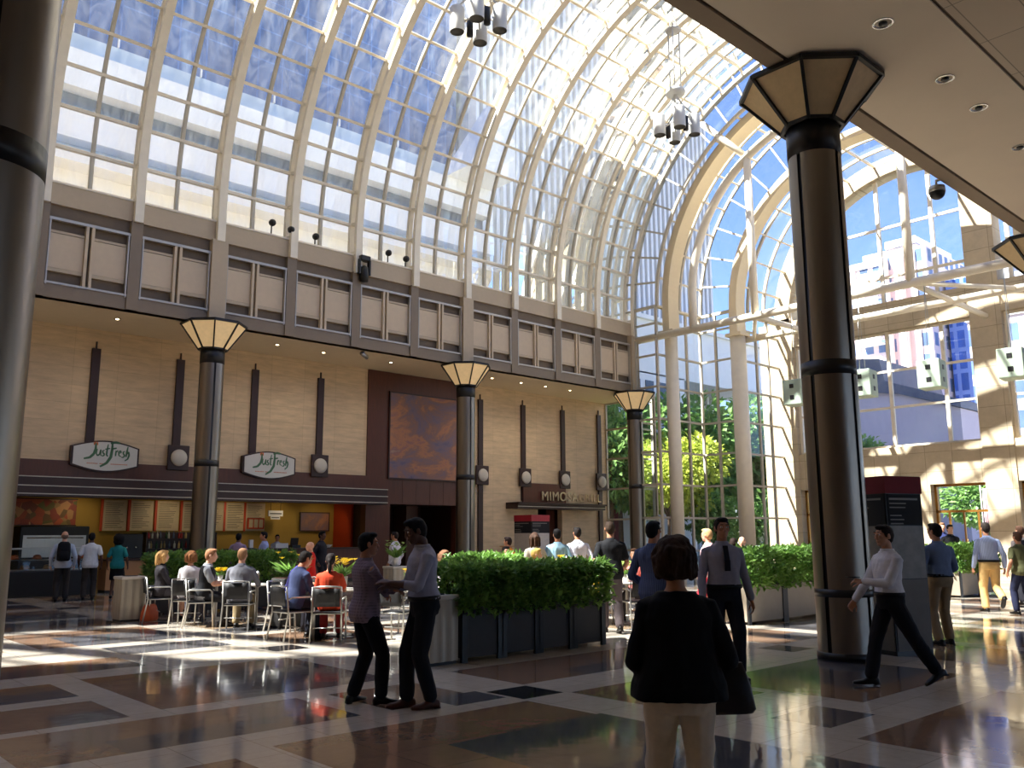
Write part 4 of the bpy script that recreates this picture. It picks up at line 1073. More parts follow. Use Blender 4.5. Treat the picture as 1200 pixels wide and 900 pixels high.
t=thing('hanging_sign','small white hanging sign against the yellow cafe wall','sign',(16.35,31.9,2.3)); m=MB(); m.mm((0,0,.12),(.62,.03,.34)); m.mm((.1,0,0),(.5,.03,.12)); m.build('board',M['paper'],t); m=MB(); m.tube([(.1,.015,.34),(.1,.015,1.0)],.008,6); m.tube([(.52,.015,.34),(.52,.015,1.0)],.008,6); m.build('cord',M['black'],t); m=MB(); m.mm((.06,-.006,.2),(.56,0,.24)); m.mm((.14,-.006,.05),(.46,0,.08)); m.build('print',M['black'],t)
t=thing('wall_panel','bright orange pillar panel at the right end of the cafe','pillar',(19.74,31.9,0)); m=MB(); m.mm((-.08,-.75,0),(0,.65,3.25)); m.build('panel',M['orange'],t); m=MB(); m.mm((-.1,-.75,0),(0,.65,.12)); m.build('plinth',M['darkwood'],t)
# counters
t=thing('service_counter','tan fronted service counter at the left, behind the queue','counter',(9.0,27.5,0)); m=MB(); m.bevbox((0,.04,.08),(1.5,.75,.93),.01); m.build('body',pmat('tan_laminate',(190,140,92),.6,var=.05),t); m=MB(); m.bevbox((-.04,0,.93),(1.54,.8,.98),.01); m.build('worktop',M['darkwood'],t); m=MB(); m.mm((.02,.08,0),(1.48,.72,.08)); m.build('plinth',M['black'],t)
t=thing('service_counter','long mahogany order counter below the yellow wall','counter',(13.6,29.0,0)); m=MB(); m.bevbox((0,.04,.08),(5.2,.8,1.16),.01); m.build('body',M['mahog'],t); m=MB(); m.bevbox((-.05,-.02,1.16),(5.25,.85,1.22),.01); m.build('worktop',M['darkwood'],t); m=MB(); m.mm((.02,.08,0),(5.18,.76,.08)); m.build('plinth',M['black'],t)
t=thing('display_case','dark glass food display case in front of the queue','display case',(6.3,27.2,0)); m=MB(); m.bevbox((0,.02,0),(2.3,.85,.7),.02); m.build('base',M['black'],t); m=MB(); m.mm((.03,.05,.72),(2.27,.8,.74)); m.mm((.03,.1,1.0),(2.27,.7,1.015)); m.build('shelf',M['steel'],t); m=MB(); m.mm((0,.1,1.3),(2.3,.85,1.34)); 
for x in(0,2.26): m.mm((x,.06,.7),(x+.04,.1,1.3)); m.mm((x,.8,.7),(x+.04,.85,1.3))
m.build('frame',M['steel'],t); m=MB(); m.add([(.02,.05,.72),(2.28,.05,.72),(2.28,.1,1.3),(.02,.1,1.3)],[(0,1,2,3)]); m.build('glass',M['glassw'],t)
rnd=random.Random(4)
for i in range(7):
    o=MB(); o.smooth=True; o.ell((0,0,.07),(.11,.1,.07)); o.ell((0,0,.03),(.13,.12,.03)); q=o.build('sandwich',[ORG,pmat('bread',(196,150,90),.8)][i%2:i%2+1],None,(6.55+i*.29,27.6,.742 if i%2 else 1.017)); tag(q,'wrapped sandwich inside the dark food display case','food',None); q['group']='sandwiches in the display case'
t=thing('oven','black steel oven unit below the food poster','oven',(7.6,31.6,0)); m=MB(); m.bevbox((0,0,.05),(2.1,.85,2.0),.03); m.build('body',M['black'],t); m=MB(); m.mm((.1,-.02,1.0),(2.0,.0,1.7)); m.build('door',M['steel'],t); m=MB(); m.tube([(.2,-.06,1.62),(1.9,-.06,1.62)],.02,8); m.mm((.25,-.06,1.6),(.28,0,1.64)); m.mm((1.82,-.06,1.6),(1.85,0,1.64)); m.build('handle',M['chrome'],t)
t=thing('coffee_machine','black coffee machine under the first menu board','coffee machine',(10.6,31.5,0)); m=MB(); m.bevbox((0,0,0),(1.0,.7,.9),.02); m.build('cabinet',M['darkwood'],t); m=MB(); m.bevbox((.1,.1,.9),(.9,.6,1.75),.03); m.build('body',M['black'],t); m=MB(); m.tube([(.35,.05,1.25),(.35,.12,1.35)],.03,8); m.tube([(.65,.05,1.25),(.65,.12,1.35)],.03,8); m.build('spout',M['chrome'],t)
t=thing('shelf_unit','dark shelves crowded with bottles behind the cafe counter','shelf',(11.75,32.0,0)); m=MB(); m.mm((0,.4,0),(2.6,.45,1.8)); 
for x in(0,2.56): m.mm((x,0,0),(x+.04,.45,1.8))
m.build('carcass',M['darkwood'],t)
for z in(.85,1.2,1.55): m=MB(); m.mm((.04,0,z),(2.56,.4,z+.03)); m.build('shelf_board',M['darkwood'],t)
BC=[pmat('bottle_%d'%i,c,.25,var=.05) for i,c in enumerate(((190,190,180),(150,40,36),(60,90,60),(90,100,120),(200,170,110)))]
rnd=random.Random(9)
m=MB(); m.lathe([(.035,0),(.04,.01),(.04,.15),(.014,.20),(.014,.26),(.002,.262)],12); BME=[m.mesh('bottle',c) for c in BC]
for j,z in enumerate((.88,1.23,1.58)):
    for i in range(16):
        o=bpy.data.objects.new('bottle',BME[rnd.randrange(5)]); COL.objects.link(o); o.location=(11.86+i*.155+rnd.uniform(-.02,.02),32.12+rnd.uniform(-.05,.12),z)
        tag(o,'bottle on the %s of the crowded cafe shelves'%('lowest board','middle board','top board')[j],'bottle','bottles on the %s cafe shelf'%('lowest','middle','top')[j])
def counter_item(name,label,cat,x,f): t=thing(name,label,cat,(x,29.3,1.22)); f(t); return t
def _reg(t):
    m=MB(); m.bevbox((0,0,0),(.36,.36,.1),.01); m.build('drawer',M['black'],t); m=MB(); m.bar((.18,.2,.08),(.18,.14,.36),.3,.04,(0,1,.2)); m.build('screen',M['black'],t)
counter_item('cash_register','black cash register on the mahogany counter beside the barista','cash register',16.0,_reg)
def _nap(t): m=MB(); m.bevbox((0,0,0),(.14,.12,.3),.01); m.build('sheet',M['paper'],t); m=MB(); m.mm((-.02,-.02,0),(.16,.14,.02)); m.build('base',M['black'],t)
counter_item('card_stand','white upright card stand on the left of the mahogany counter','card stand',14.35,_nap)
def _flat(t): m=MB(); m.bevbox((0,0,0),(.5,.03,.17),.005); m.build('board',M['paper'],t); m=MB(); m.mm((.05,.03,0),(.45,.1,.015)); m.build('foot',M['black'],t)
counter_item('notice_board','low white notice standing on the counter below the barista','notice',15.35,_flat)
def _bowl(t): m=MB(); m.lathe([(.06,0),(.07,.01),(.16,.10),(.15,.10),(.06,.02)],20); m.build('bowl',M['paper'],t); m=MB(); m.lathe([(.01,.06),(.13,.085),(.001,.12)],16); m.build('contents',M['cream'],t)
counter_item('bowl','white bowl on the right end of the mahogany counter','bowl',17.5,_bowl)
for i,x in enumerate((9.5,12.5,15.0,17.0,18.9)):
    t=thing('track_light','small black track lamp under the cafe ceiling, %s'%('leftmost, by the food poster','second, over the shelves','third, over the menu boards','fourth, over the yellow wall','last, by the orange pillar')[i],'lamp',(x,31.2,3.3),0,'track lamps in the cafe')
    m=MB(); m.tube([(0,0,0),(0,0,-.12)],.02,8); m.tube([(0,.0,-.12),(0,.12,-.26)],.05,10); m.build('housing',M['black'],t); m=MB(); m.tube([(0,.121,-.262),(0,.125,-.268)],.04,10); m.build('lens',M['lampglow'],t)
    point_light('SPOT',(x,31.3,3.05),CAFE_W,(1,.82,.55),.06,(R(38),0,0),120,.8)
# ------------------------------------------------------------------ chairs, tables, bins, planters
ALU=pmat('brushed_aluminium',(186,184,178),.35,metal=.7,var=.05); CBK=pmat('black_chair_mesh',(26,25,27),.6,var=.1); TBL=pmat('pale_table_top',(206,200,190),.35,var=.04)
def chair_proto():
    t=empty('bistro_chair')
    def leg(a,b,c): m=MB(); m.tube([a,b]+c,.014,8); return m
    for s in(-1,1):
        m=MB(); m.tube([(.24,s*.25,0),(.21,s*.245,.44),(.20,s*.245,.63),(.16,s*.245,.665),(-.18,s*.245,.665),(-.235,s*.235,.64)],.014,8); m.build('front_leg',ALU,t)['label']='aluminium front leg that bends over into the armrest'
        m=MB(); m.tube([(-.30,s*.24,0),(-.22,s*.225,.44),(-.265,s*.22,.84)],.014,8); m.build('back_leg',ALU,t)['label']='aluminium back leg'
    m=MB(); m.tube([(.21,-.235,.435),(.21,.235,.435),(-.21,.225,.435),(-.21,-.225,.435),(.21,-.235,.435)],.012,8); m.tube([(.0,-.24,.20),(.0,.24,.20)],.009,6); m.build('seat_frame',ALU,t)
    m=MB(); m.bevbox((-.22,-.215,.44),(.215,.215,.462),.008); m.build('seat',CBK,t)
    m=MB(); P=[]
    rows=[]
    for z in(.54,.62,.72,.82):
        x=-.225-(z-.44)*.11
        rows.append([V3((x+.02*math.cos(PI*u)-.02,-.205+.41*(u+.5),z)) for u in(-.5,-.25,0,.25,.5)])
    m.smooth=True
    m.loft([r+[p+V3((-.014,0,0)) for p in reversed(r)] for r in rows]); m.build('backrest',CBK,t)
    m=MB(); m.tube([(-.265,-.22,.835),(-.285,0,.85),(-.265,.22,.835)],.014,8); m.build('top_rail',ALU,t)
    return t
CH=[chair_proto()]; CHN=[0]
def chair(x,y,rz,label):
    o=CH[0] if CHN[0]==0 else dup(CH[0]); CHN[0]+=1
    o.location=(x,y,0); o.rotation_euler=(0,0,R(rz)); tag(o,label,'chair','aluminium bistro chairs of the cafe'); return o
TB=[]
def table(x,y,label):
    if not TB:
        t=empty('bistro_table'); m=MB(); m.lathe([(.001,.72),(.38,.72),(.40,.73),(.40,.742),(.385,.75),(.001,.75)],36); m.build('table_top',TBL,t)
        m=MB(); m.lathe([(.035,.02),(.03,.06),(.03,.68),(.12,.72)],16); m.build('pedestal',ALU,t); m=MB(); m.lathe([(.26,0),(.27,.012),(.24,.025),(.05,.04)],28); m.build('base',ALU,t); TB.append(t); o=t
    else: o=dup(TB[0])
    o.location=(x,y,0); tag(o,label,'table','round bistro tables of the cafe'); return o
T1=table(7.78,17.25,'round table between the blonde woman and the woman in the white blouse')
T2=table(7.80,15.55,'round table with the iced drink, between the two men in black and grey')
T3=table(7.98,13.05,'round table with the white flower pot by the woman in red')
T4=table(8.75,12.0,'round table seen between the two men talking')
T5=table(13.1,14.0,'round table half hidden behind the dark front hedge')
T6=table(12.9,10.9,'round table with a green pot plant beside the man in the black polo')
T7=table(17.2,11.3,'round table behind the right hedge, between two seated men')
T8=table(12.45,12.0,'round table of the pair in yellow behind the hedge')
chair(6.78,17.60,-15,'chair carrying the blonde woman in the dark jacket'); chair(6.98,16.70,49,'chair under the woman in the white blouse'); chair(6.96,16.05,-28,'chair of the grey-haired man in the black waistcoat')
chair(7.20,15.02,52,'chair of the man with his back turned and khaki trousers'); chair(8.5,15.2,170,'empty chair on the far side of the iced-drink table')
chair(7.12,12.95,5,'chair of the man in the navy jacket'); chair(7.42,12.35,52,'chair of the woman with long dark hair and red top'); chair(7.75,14.3,-60,'chair of the stooping man in purple')
chair(8.25,11.65,25,'empty chair just right of the man in the purple checked shirt'); chair(9.2,12.4,205,'empty chair on the far side of the table between the talking men'); chair(9.1,11.55,130,'empty chair glimpsed between the talking men, right one')
chair(12.55,10.35,60,'pale chair with lit seat behind the man in the black polo'); chair(13.5,11.2,210,'empty chair behind the table with the green pot plant')
chair(13.3,14.75,-110,'chair of the dark-haired diner behind the hedge'); chair(12.9,13.25,75,'chair of the diner in white behind the hedge'); chair(12.0,12.45,-45,'chair of the blond diner in yellow'); chair(12.75,11.35,110,'chair of the red-haired diner in yellow'); chair(10.12,12.86,-100,'chair of the diner glimpsed beside the left end of the front hedge')
chair(16.55,10.95,25,'chair of the seated man in the brown shirt'); chair(17.9,11.6,205,'chair of the seated man in the white shirt behind the right hedge')
# bins
BIN=pmat('corrugated_grey_bin',(176,168,152),.45,metal=.25,var=.06)
def bin_(x,y,rz,label):
    t=thing('trash_can',label,'trash can',(x,y,0),R(rz),'corrugated grey trash cans')
    m=MB(); n=16; pts=[]
    h=.225
    for k in range(4):
        a=V3(((-h,-h),(h,-h),(h,h),(-h,h))[k]); b=V3(((h,-h),(h,h),(-h,h),(-h,-h))[k]); d=(b-a).normalized(); nn=V3((d.y,-d.x))
        for i in range(n): pts.append(a+(b-a)*(i/n)+nn*(.010*math.sin(2*PI*i*3/n)))
    m.loft([[V3((p.x,p.y,z)) for p in pts] for z in(.04,.80)]); m.build('body',BIN,t)
    m=MB(); m.bevbox((-.245,-.245,.80),(.245,.245,.86),.015); m.build('lid',pmat('bin_lid',(206,200,188),.4) if 'lid' not in M else M['lid'],t)
    m=MB(); m.mm((-.21,-.21,0),(.21,.21,.05)); m.build('plinth',M['black'],t)
    m=MB(); m.lathe([(.14,.858),(.14,.868),(.11,.868)],24,cap=True); m.build('opening',M['black'],t)
M['lid']=pmat('bin_lid',(206,200,188),.4)
bin_(6.40,18.15,0,'corrugated trash can at the far left, beside the orange handbag')
bin_(7.13,9.28,0,'corrugated trash can at the left end of the dark front hedge')
bin_(13.35,19.0,0,'distant corrugated trash can between the two talking men, with a flower vase on its lid')
# planters ------------------------------------------------------------
LEAF=[]
def leaf_mat(name,a,b,trans=.42):
    m,nt,out=newmat(name); g=nt.nodes.new('ShaderNodeObjectInfo')
    n=noise_tex(nt,coords(nt),5,3,.6); col=ramp(nt,n,[(.3,lin(a)),(.7,lin(b))])
    pb=nt.nodes.new('ShaderNodeBsdfPrincipled'); pb.inputs['Roughness'].default_value=.42; nt.links.new(col,pb.inputs['Base Color'])
    tl=nt.nodes.new('ShaderNodeBsdfTranslucent'); nt.links.new(col,tl.inputs[0]); mx=nt.nodes.new('ShaderNodeMixShader'); mx.inputs[0].default_value=trans
    nt.links.new(pb.outputs[0],mx.inputs[1]); nt.links.new(tl.outputs[0],mx.inputs[2]); nt.links.new(mx.outputs[0],out.inputs[0]); return m
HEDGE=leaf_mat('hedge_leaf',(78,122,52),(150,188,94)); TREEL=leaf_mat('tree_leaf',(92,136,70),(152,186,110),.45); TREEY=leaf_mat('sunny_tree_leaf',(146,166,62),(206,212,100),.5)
def leaf(mb,p,d,n,L,w):
    d=d.normalized(); s=d.cross(n)
    if s.length<1e-4: s=d.orthogonal()
    s.normalize(); u=s.cross(d)
    a=p; b=p+d*L*.5+s*w+u*L*.06; c=p+d*L-u*L*.12; e=p+d*L*.5-s*w+u*L*.06; m_=p+d*L*.5-u*L*.03
    mb.add([a,b,c,e,m_],[(0,1,4),(1,2,4),(2,3,4),(3,0,4)])
def foliage(nl,sx,sy,z0,z1,L,seed,edge=.75):
    rnd=random.Random(seed); mb=MB()
    for i in range(nl):
        x,y=rnd.uniform(-1,1),rnd.uniform(-1,1); z=rnd.random()
        if rnd.random()<edge:
            f=rnd.randrange(5)
            if f==0: x=math.copysign(rnd.uniform(.85,1.05),x)
            elif f in(1,2): y=math.copysign(rnd.uniform(.85,1.06),y)
            else: z=rnd.uniform(.86,1.04)
        bump=.06*noise.noise(V3((x*3+seed,y*3,z*3)))
        p=V3((x*sx*(1+bump),y*sy*(1+bump),z0+z*(z1-z0)+bump))
        d=V3((x*.7+rnd.gauss(0,.6),y*.7+rnd.gauss(0,.6),.35+rnd.gauss(0,.6))); n=V3((rnd.gauss(0,.5),rnd.gauss(0,.5),1))
        leaf(mb,p,d,n,L*rnd.uniform(.7,1.3),L*.26)
    return mb
FOL={}
def planter(x,y,wx,wy,label,group,h=.68,top=1.28,panel=None,posts=True):
    t=thing('planter',label,'planter',(x,y,0),0,group)
    bx=panel or PLB
    m=MB(); m.bevbox((-wx/2,-wy/2,.05),(wx/2,wy/2,h),.012); m.build('box',bx,t)
    if posts:
        for sx in(-1,1):
            for sy in(-1,1): m=MB(); m.mm((sx*(wx/2-.03)-.045,sy*wy/2-.02,.0),(sx*(wx/2-.03)+.045,sy*wy/2+.02,h+.01)); m.build('corner_post',M['black'],t)
    m=MB(); m.mm((-wx/2+.03,-wy/2+.03,h),(wx/2-.03,wy/2-.03,h+.02)); m.build('soil',M['darkwood'],t)
    key=(round(wx,1),round(wy,1),h,top)
    if key not in FOL: FOL[key]=[foliage(2600,wx/2+.06,wy/2+.09,h-.06,top,.12,s).mesh('foliage',HEDGE) for s in(1,2)]
    o=bpy.data.objects.new('foliage',FOL[key][int(x*7)%2]); COL.objects.link(o); o.parent=t
    rnd=random.Random(int(x*10))
    for i in range(5):
        px,py=rnd.uniform(-.4,.4)*wx,rnd.uniform(-.4,.4)*wy; m=MB(); m.tube([(px,py,h),(px*1.1,py*1.1,top-.15)],.008,5); m.build('stem',M['darkwood'],t)
PLB=pmat('dark_planter_panel',(44,41,40),.55,var=.1); PLG=pmat('grey_planter_panel',(150,138,122),.6,var=.06)
for i in range(4): planter(7.77+i*.69,9.42,.68,.72,('dark planter with dense hedge, %s of the front row'%('leftmost','second','third','rightmost, catching the sun')[i]),'dark hedge planters of the front row',.66,1.17)
for i in range(3): planter(14.75+i*1.27,9.45,1.25,.7,('stone-panelled planter with bright hedge, %s'%('nearest, with the sunlit end, right of the walking man','beside the big bronze column','hidden behind the big bronze column')[i]),'stone-panelled planters in the right row',.68,1.30,PLG)
for i in range(2): planter(24.6+i*1.27,9.5,1.25,.7,('far planter right of the kiosk, %s'%('near the man in the blue shirt','behind the man in khaki trousers')[i]),'far planters near the doors',.68,1.28,PLG)
for i in range(3): planter(7.75+i*1.03,19.2,1.04,.6,('planter hedge behind the seated diners, %s'%('left end','middle','right end')[i]),'planter hedges between tables and cafe',.62,1.22)
planter(10.02,11.6,1.0,.6,'planter with pale sunlit hedge behind the left end of the dark front hedge','sunlit hedge planters',.66,1.24)
t=thing('host_stand','small light wooden host stand against the stone wall left of the distant kiosk','stand',(26.2,28.9,0)); m=MB(); m.bevbox((-.16,-.16,.04),(.16,.16,1.15),.01); m.build('post',pmat('light_oak',(190,140,84),.5,var=.1),t); m=MB(); m.bevbox((-.24,-.22,1.15),(.24,.22,1.19),.01); m.build('top',pmat('light_oak_top',(196,146,90),.5,var=.1),t); m=MB(); m.bevbox((-.22,-.22,0),(.22,.22,.04),.01); m.build('base',M['darkwood'],t)
# dark box with yellow lilies, flower vases
YEL=leaf_mat('yellow_petal',(214,176,30),(240,206,60),.3); PALEG=leaf_mat('pale_green_petal',(150,180,80),(206,220,140),.3)
def bouquet(t,z,r,h,nl,nf,pet,seed):
    rnd=random.Random(seed); m=MB()
    for i in range(nl):
        a=rnd.uniform(0,2*PI); d=V3((math.cos(a)*r,math.sin(a)*r,h*rnd.uniform(.4,1))); leaf(m,V3((0,0,z)),d,V3((0,0,1)),d.length*rnd.uniform(.7,1.1),.028)
    m.build('leaves',HEDGE,t); m=MB()
    for i in range(nf):
        a=rnd.uniform(0,2*PI); q=rnd.random()**.5*r; c=V3((math.cos(a)*q,math.sin(a)*q,z+h*rnd.uniform(.7,1.1)))
        for k in range(6): b=2*PI*k/6; leaf(m,c,V3((math.cos(b),math.sin(b),.7)),V3((0,0,1)),.075,.022)
    m.build('blossoms',pet,t)
def vase(x,y,z,label,pet,pot=(.075,.16),r=.17,h=.26,group='flower pots on the tables'):
    t=thing('flower_vase',label,'flower vase',(x,y,z),0,group); a,b=pot
    m=MB(); m.lathe([(a*.75,0),(a*.8,.005),(a,b),(a*.92,b),(a*.85,b-.02),(.001,b-.02)],20); m.build('pot',M['paper'],t); bouquet(t,b-.03,r,h,46,20,pet,int(x*10))
vase(8.05,12.98,.752,'white pot of yellow flowers on the table by the woman in red',YEL,(.085,.2),.2,.3)
vase(7.9,17.35,.752,'small pot of yellow flowers on the blonde woman\'s table',YEL,(.05,.1),.1,.14)
vase(8.85,12.1,.752,'pot of yellow flowers on the table between the talking men',YEL,(.06,.12),.14,.2)
vase(13.35,19.0,.87,'glass-like vase of pale green flowers on the distant trash can',PALEG,(.08,.2),.28,.42)
vase(12.95,10.95,.752,'pot plant with fresh green leaves beside the man in the black polo',PALEG,(.08,.14),.2,.22)
vase(12.5,12.05,.752,'big pot of yellow flowers between the pair in yellow',YEL,(.09,.16),.3,.3)
t=thing('planter','dark square planter with one yellow lily among the tables','planter',(8.15,14.95,0)); m=MB(); m.bevbox((-.25,-.25,0),(.25,.25,.86),.015); m.build('box',PLB,t); m=MB(); m.mm((-.22,-.22,.86),(.22,.22,.87)); m.build('soil',M['darkwood'],t); bouquet(t,.86,.36,.42,60,6,YEL,3)
# drink, handbag, kiosk
t=thing('iced_drink','tall cream-topped drink in a clear cup on the table','drink',(7.66,15.28,.752)); m=MB(); m.lathe([(.032,0),(.045,.17),(.043,.17),(.03,.01)],20,cap=False); m.lathe([(.001,.004),(.03,.006),(.041,.15),(.001,.152)],20); m.build('cup',pmat('latte',(196,160,120),.4),t); m=MB(); m.smooth=True; m.ell((0,0,.19),(.042,.042,.045)); m.ell((.01,0,.225),(.02,.02,.02)); m.build('cream_top',M['paper'],t)
t=thing('handbag','orange leather handbag standing on the floor by the trash can','handbag',(6.72,17.88,0),R(45))
LEA=pmat('orange_leather',(196,84,38),.5,var=.15,nscale=8)
m=MB(); m.smooth=True; m.loft([ring2(V3((0,0,z)),a,b,V3((1,0,0)),V3((0,1,0)),24,3) for z,a,b in((.0,.235,.10),(.03,.25,.12),(.16,.245,.11),(.27,.22,.07),(.31,.21,.035))]); m.build('body',LEA,t)
for s in(-1,1):
    m=MB(); m.tube([(-.12,s*.04,.28),(-.11,s*.05,.46),(-.05,s*.05,.56),(.05,s*.05,.56),(.11,s*.05,.46),(.12,s*.04,.28)],.011,8); m.build('handle',M['paper'],t)
def kiosk(x,y,rz,w,h,label,mats):
    t=thing('information_kiosk',label,'kiosk',(x,y,0),R(rz),None)
    d=w
    m=MB(); m.mm((-w/2,-d/2,0),(w/2,d/2,h)); m.build('body',M['black'],t)
    m=MB(); m.mm((-w/2-.012,-d/2-.012,h-.24),(w/2+.012,d/2+.012,h-.005)); m.build('header_band',mats[0],t)
    for k,(ux,uy) in enumerate(((0,-1),(-1,0))):
        def face(z0,z1,nm,mt,dd=.01,x0=-w/2+.02,x1=w/2-.02):
            m=MB()
            if k==0: m.mm((x0,-d/2-dd,z0),(x1,-d/2,z1))
            else: m.mm((-w/2-dd,x0,z0),(-w/2,x1,z1))
            return m.build(nm,mt,t)
        face(h*.72,h-.25,'text_panel',mats[1]); face(h*.42,h*.715,'map_panel',mats[2]); face(.06,h*.415,'lower_panel',mats[3])
        rnd=random.Random(k); m=MB()
        for i in range(7):
            z=h-.33-i*.055; L=(.8 if i==0 else rnd.uniform(.25,.5))*w; hh=.028 if i==0 else .016
            if i in(3,): continue
            if k==0: m.mm((-w/2+.05,-d/2-.014,z),(-w/2+.05+L,-d/2-.01,z+hh))
            else: m.mm((-w/2-.014,w/2-.05-L,z),(-w/2-.01,w/2-.05,z+hh))
        m.build('lettering',mats[4],t)
    return t
RED=pmat('kiosk_red',(120,22,34),.8,var=.05); K1=pmat('kiosk_black',(24,23,24),.85,var=.05); K2=pmat('kiosk_map',(128,122,114),.5,var=.25,nscale=7); K3=pmat('kiosk_stone',(104,96,86),.6,var=.1); K4=pmat('kiosk_print',(132,128,122),.6,var=.02)
kiosk(12.37,5.65,-19,.66,2.40,'black information kiosk with dark red header behind the big bronze column',(RED,K1,K2,K3,K4))
K5=pmat('kiosk_white_list',(206,196,184),.5,var=.08,nscale=12)
kiosk(23.6,24.6,0,.95,2.4,'distant information kiosk with red header in front of the restaurant',(pmat('kiosk_bright_red',(176,34,48),.5),K1,K5,K5,K4))
# ------------------------------------------------------------------ the people
P_=person
a1=P_('woman seen from behind in loose black top and beige trousers, carrying a tote',3.635,2.755,44,1.585,'tan',('bob',(62,44,34)),(17,16,19),'plain','mid',(228,212,188),female=True,heavy=1.28,fine=True,loose=.035,collar=False,hem=-.03,
   hl=(.20,.17,.96),el=(-.4,.35,-1),hr=(.20,-.27,.98),er=(-.7,-.3,-.9),boxy=.178,fl=(.10,.09,.085),fr=(-.12,-.09,.10),shoe=(60,50,44),head_yaw=-6,head_pitch=4)
def tote(i):
    p=i['W']@V3((.10,-.205,.73)); t=thing('tote_bag','dark leather tote bag hanging from the arm of the woman in black','bag',p,R(-38))
    lm=fabric((40,32,30),'plain',.5)
    m=MB(); m.smooth=True; m.loft([ring2(V3((0,0,z)),a,b,V3((1,0,0)),V3((0,1,0)),20,3.2) for z,a,b in((0,.17,.06),(.02,.185,.07),(.13,.165,.065),(.24,.13,.03))]); m.build('body',lm,t)
    for s in(-1,1):
        m=MB(); m.tube([(-.09,s*.03,.22),(-.06,s*.03,.28),(0,s*.022,.315),(.06,s*.03,.28),(.09,s*.03,.22)],.008,8); m.build('handle',lm,t)
tote(a1)
P_('shorter man in purple checked shirt with folded arms, facing the taller man',4.93,7.52,-12,1.64,'mid',('short',(22,18,18)),(142,126,142),'check','long',(20,20,24),fine=True,
   hl=(.25,-.14,1.08),hr=(.27,.13,1.03),el=(.3,1,-.9),er=(.3,-1,-.9),fl=(-.06,.13,.085,25),fr=(.14,-.11,.085,-10),head_yaw=-12,curl=.7)
P_('tall man in grey-blue shirt and brown shoes, gesturing with his forearm',5.28,7.02,160,1.79,'dark',('short',(24,20,20)),(158,158,176),'plain','mid',(26,27,34),fine=True,belt=True,untucked=False,shoe=(74,40,28),
   hl=(.37,.10,1.17),hr=(.34,-.06,1.13),el=(-.3,.5,-1),er=(-.3,-.5,-1),fl=(-.05,.09,.085,6),fr=(.14,-.08,.085,-4),head_pitch=16,lean=4,curl=.4)
P_('man in grey shirt and dark tie walking towards the camera beside the woman in black',8.82,5.99,232,1.80,'mid',('short',(24,20,20)),(148,146,160),'plain','long',(28,28,36),fine=True,belt=True,untucked=False,tie=(34,30,36),heavy=1.1,
   fl=(.10,.11,.085),fr=(-.20,-.11,.12,0,22),hl=(.02,.31,.86),hr=(.12,-.29,.88))
a5=P_('man in white shirt and dark trousers striding left, phone in hand',9.62,4.42,140,1.70,'tan',('neat',(40,28,22)),(222,220,224),'plain','long',(22,22,27),fine=True,belt=True,untucked=False,
   hl=(.30,.03,1.10),el=(-.5,.5,-1),hr=(.30,-.24,.86),fl=(-.42,.08,.15,0,28),fr=(.24,-.08,.085),twist=8,curl=.75,head_yaw=4)
t=thing('mobile_phone','dark phone held by the man in the white shirt','phone',a5['wl']+a5['dl']*.10+V3((0,0,.035)),R(140)); m=MB(); m.bevbox((-.07,-.035,-.004),(.07,.035,.004),.003); m.build('case',M['black'],t); m=MB(); m.mm((-.063,-.031,.004),(.063,.031,.0052)); m.build('screen',pmat('phone_glass',(40,46,56),.1),t)
P_('man in blue-grey shirt and khaki trousers with his back turned, right of the kiosk',13.70,5.52,58,1.76,'mid',('short',(24,20,18)),(112,128,158),'plain','long',(150,128,98),belt=True,untucked=False,heavy=1.12,hl=(.24,.24,.98),hr=(.22,-.22,.98),head_yaw=18,voxel=.009)
P_('man in black polo and grey trousers walking away past the hedge end',11.46,10.02,52,1.84,'mid',('short',(58,44,34)),(22,22,26),'plain','short',(84,74,76),heavy=1.1,fl=(.16,.1,.085),fr=(-.16,-.1,.12,0,20),hr=(.22,-.24,1.0),voxel=.009)
P_('man in dark blue striped shirt, back turned, left of the woman in black',8.60,6.83,14,1.77,'mid',('short',(24,20,20)),(96,110,150),'stripe','long',(26,27,40),fine=True,hl=(.18,.22,1.02),hr=(.2,-.2,1.0),fl=(.14,.1,.085),fr=(-.14,-.1,.11,0,18),head_yaw=-10)
P_('man in pale blue striped shirt and khaki trousers walking away, right side',20.06,7.05,40,1.84,'mid',('short',(46,38,34)),(170,184,222),'stripe','long',(206,170,112),belt=True,untucked=False,heavy=1.1,fl=(.10,.1,.085),fr=(-.30,-.1,.30,0,50),hl=(.05,.3,.9),hr=(.0,-.3,.9))
P_('young person in olive shirt and dark jeans, right of the man in khaki trousers',19.75,6.35,52,1.64,'mid',('short',(70,46,34)),(92,92,62),'plain','short',(34,38,62),fl=(.10,.1,.085),fr=(-.14,-.1,.1,0,15))
P_('person in dark waistcoat and pale shirt behind the one in olive',22.6,7.2,48,1.78,'light',('short',(84,58,44)),(214,206,206),'plain','long',(40,40,48),vest=(44,44,56),legs=True)
P_('person in bright pink top at the right edge of the photo',20.8,6.15,50,1.70,'light',('long',(74,52,40)),(224,110,124),'plain','short',(120,120,130),female=True)
P_('man in black top facing the camera near the glass door',27.2,10.55,228,1.88,'light',('short',(40,32,28)),(28,28,32),'plain','long',(40,40,46))
P_('fair-haired man in dark blue, half behind the man in black near the door',28.3,11.2,215,1.95,'light',('short',(150,110,80)),(44,52,96),'plain','long',(40,40,46))
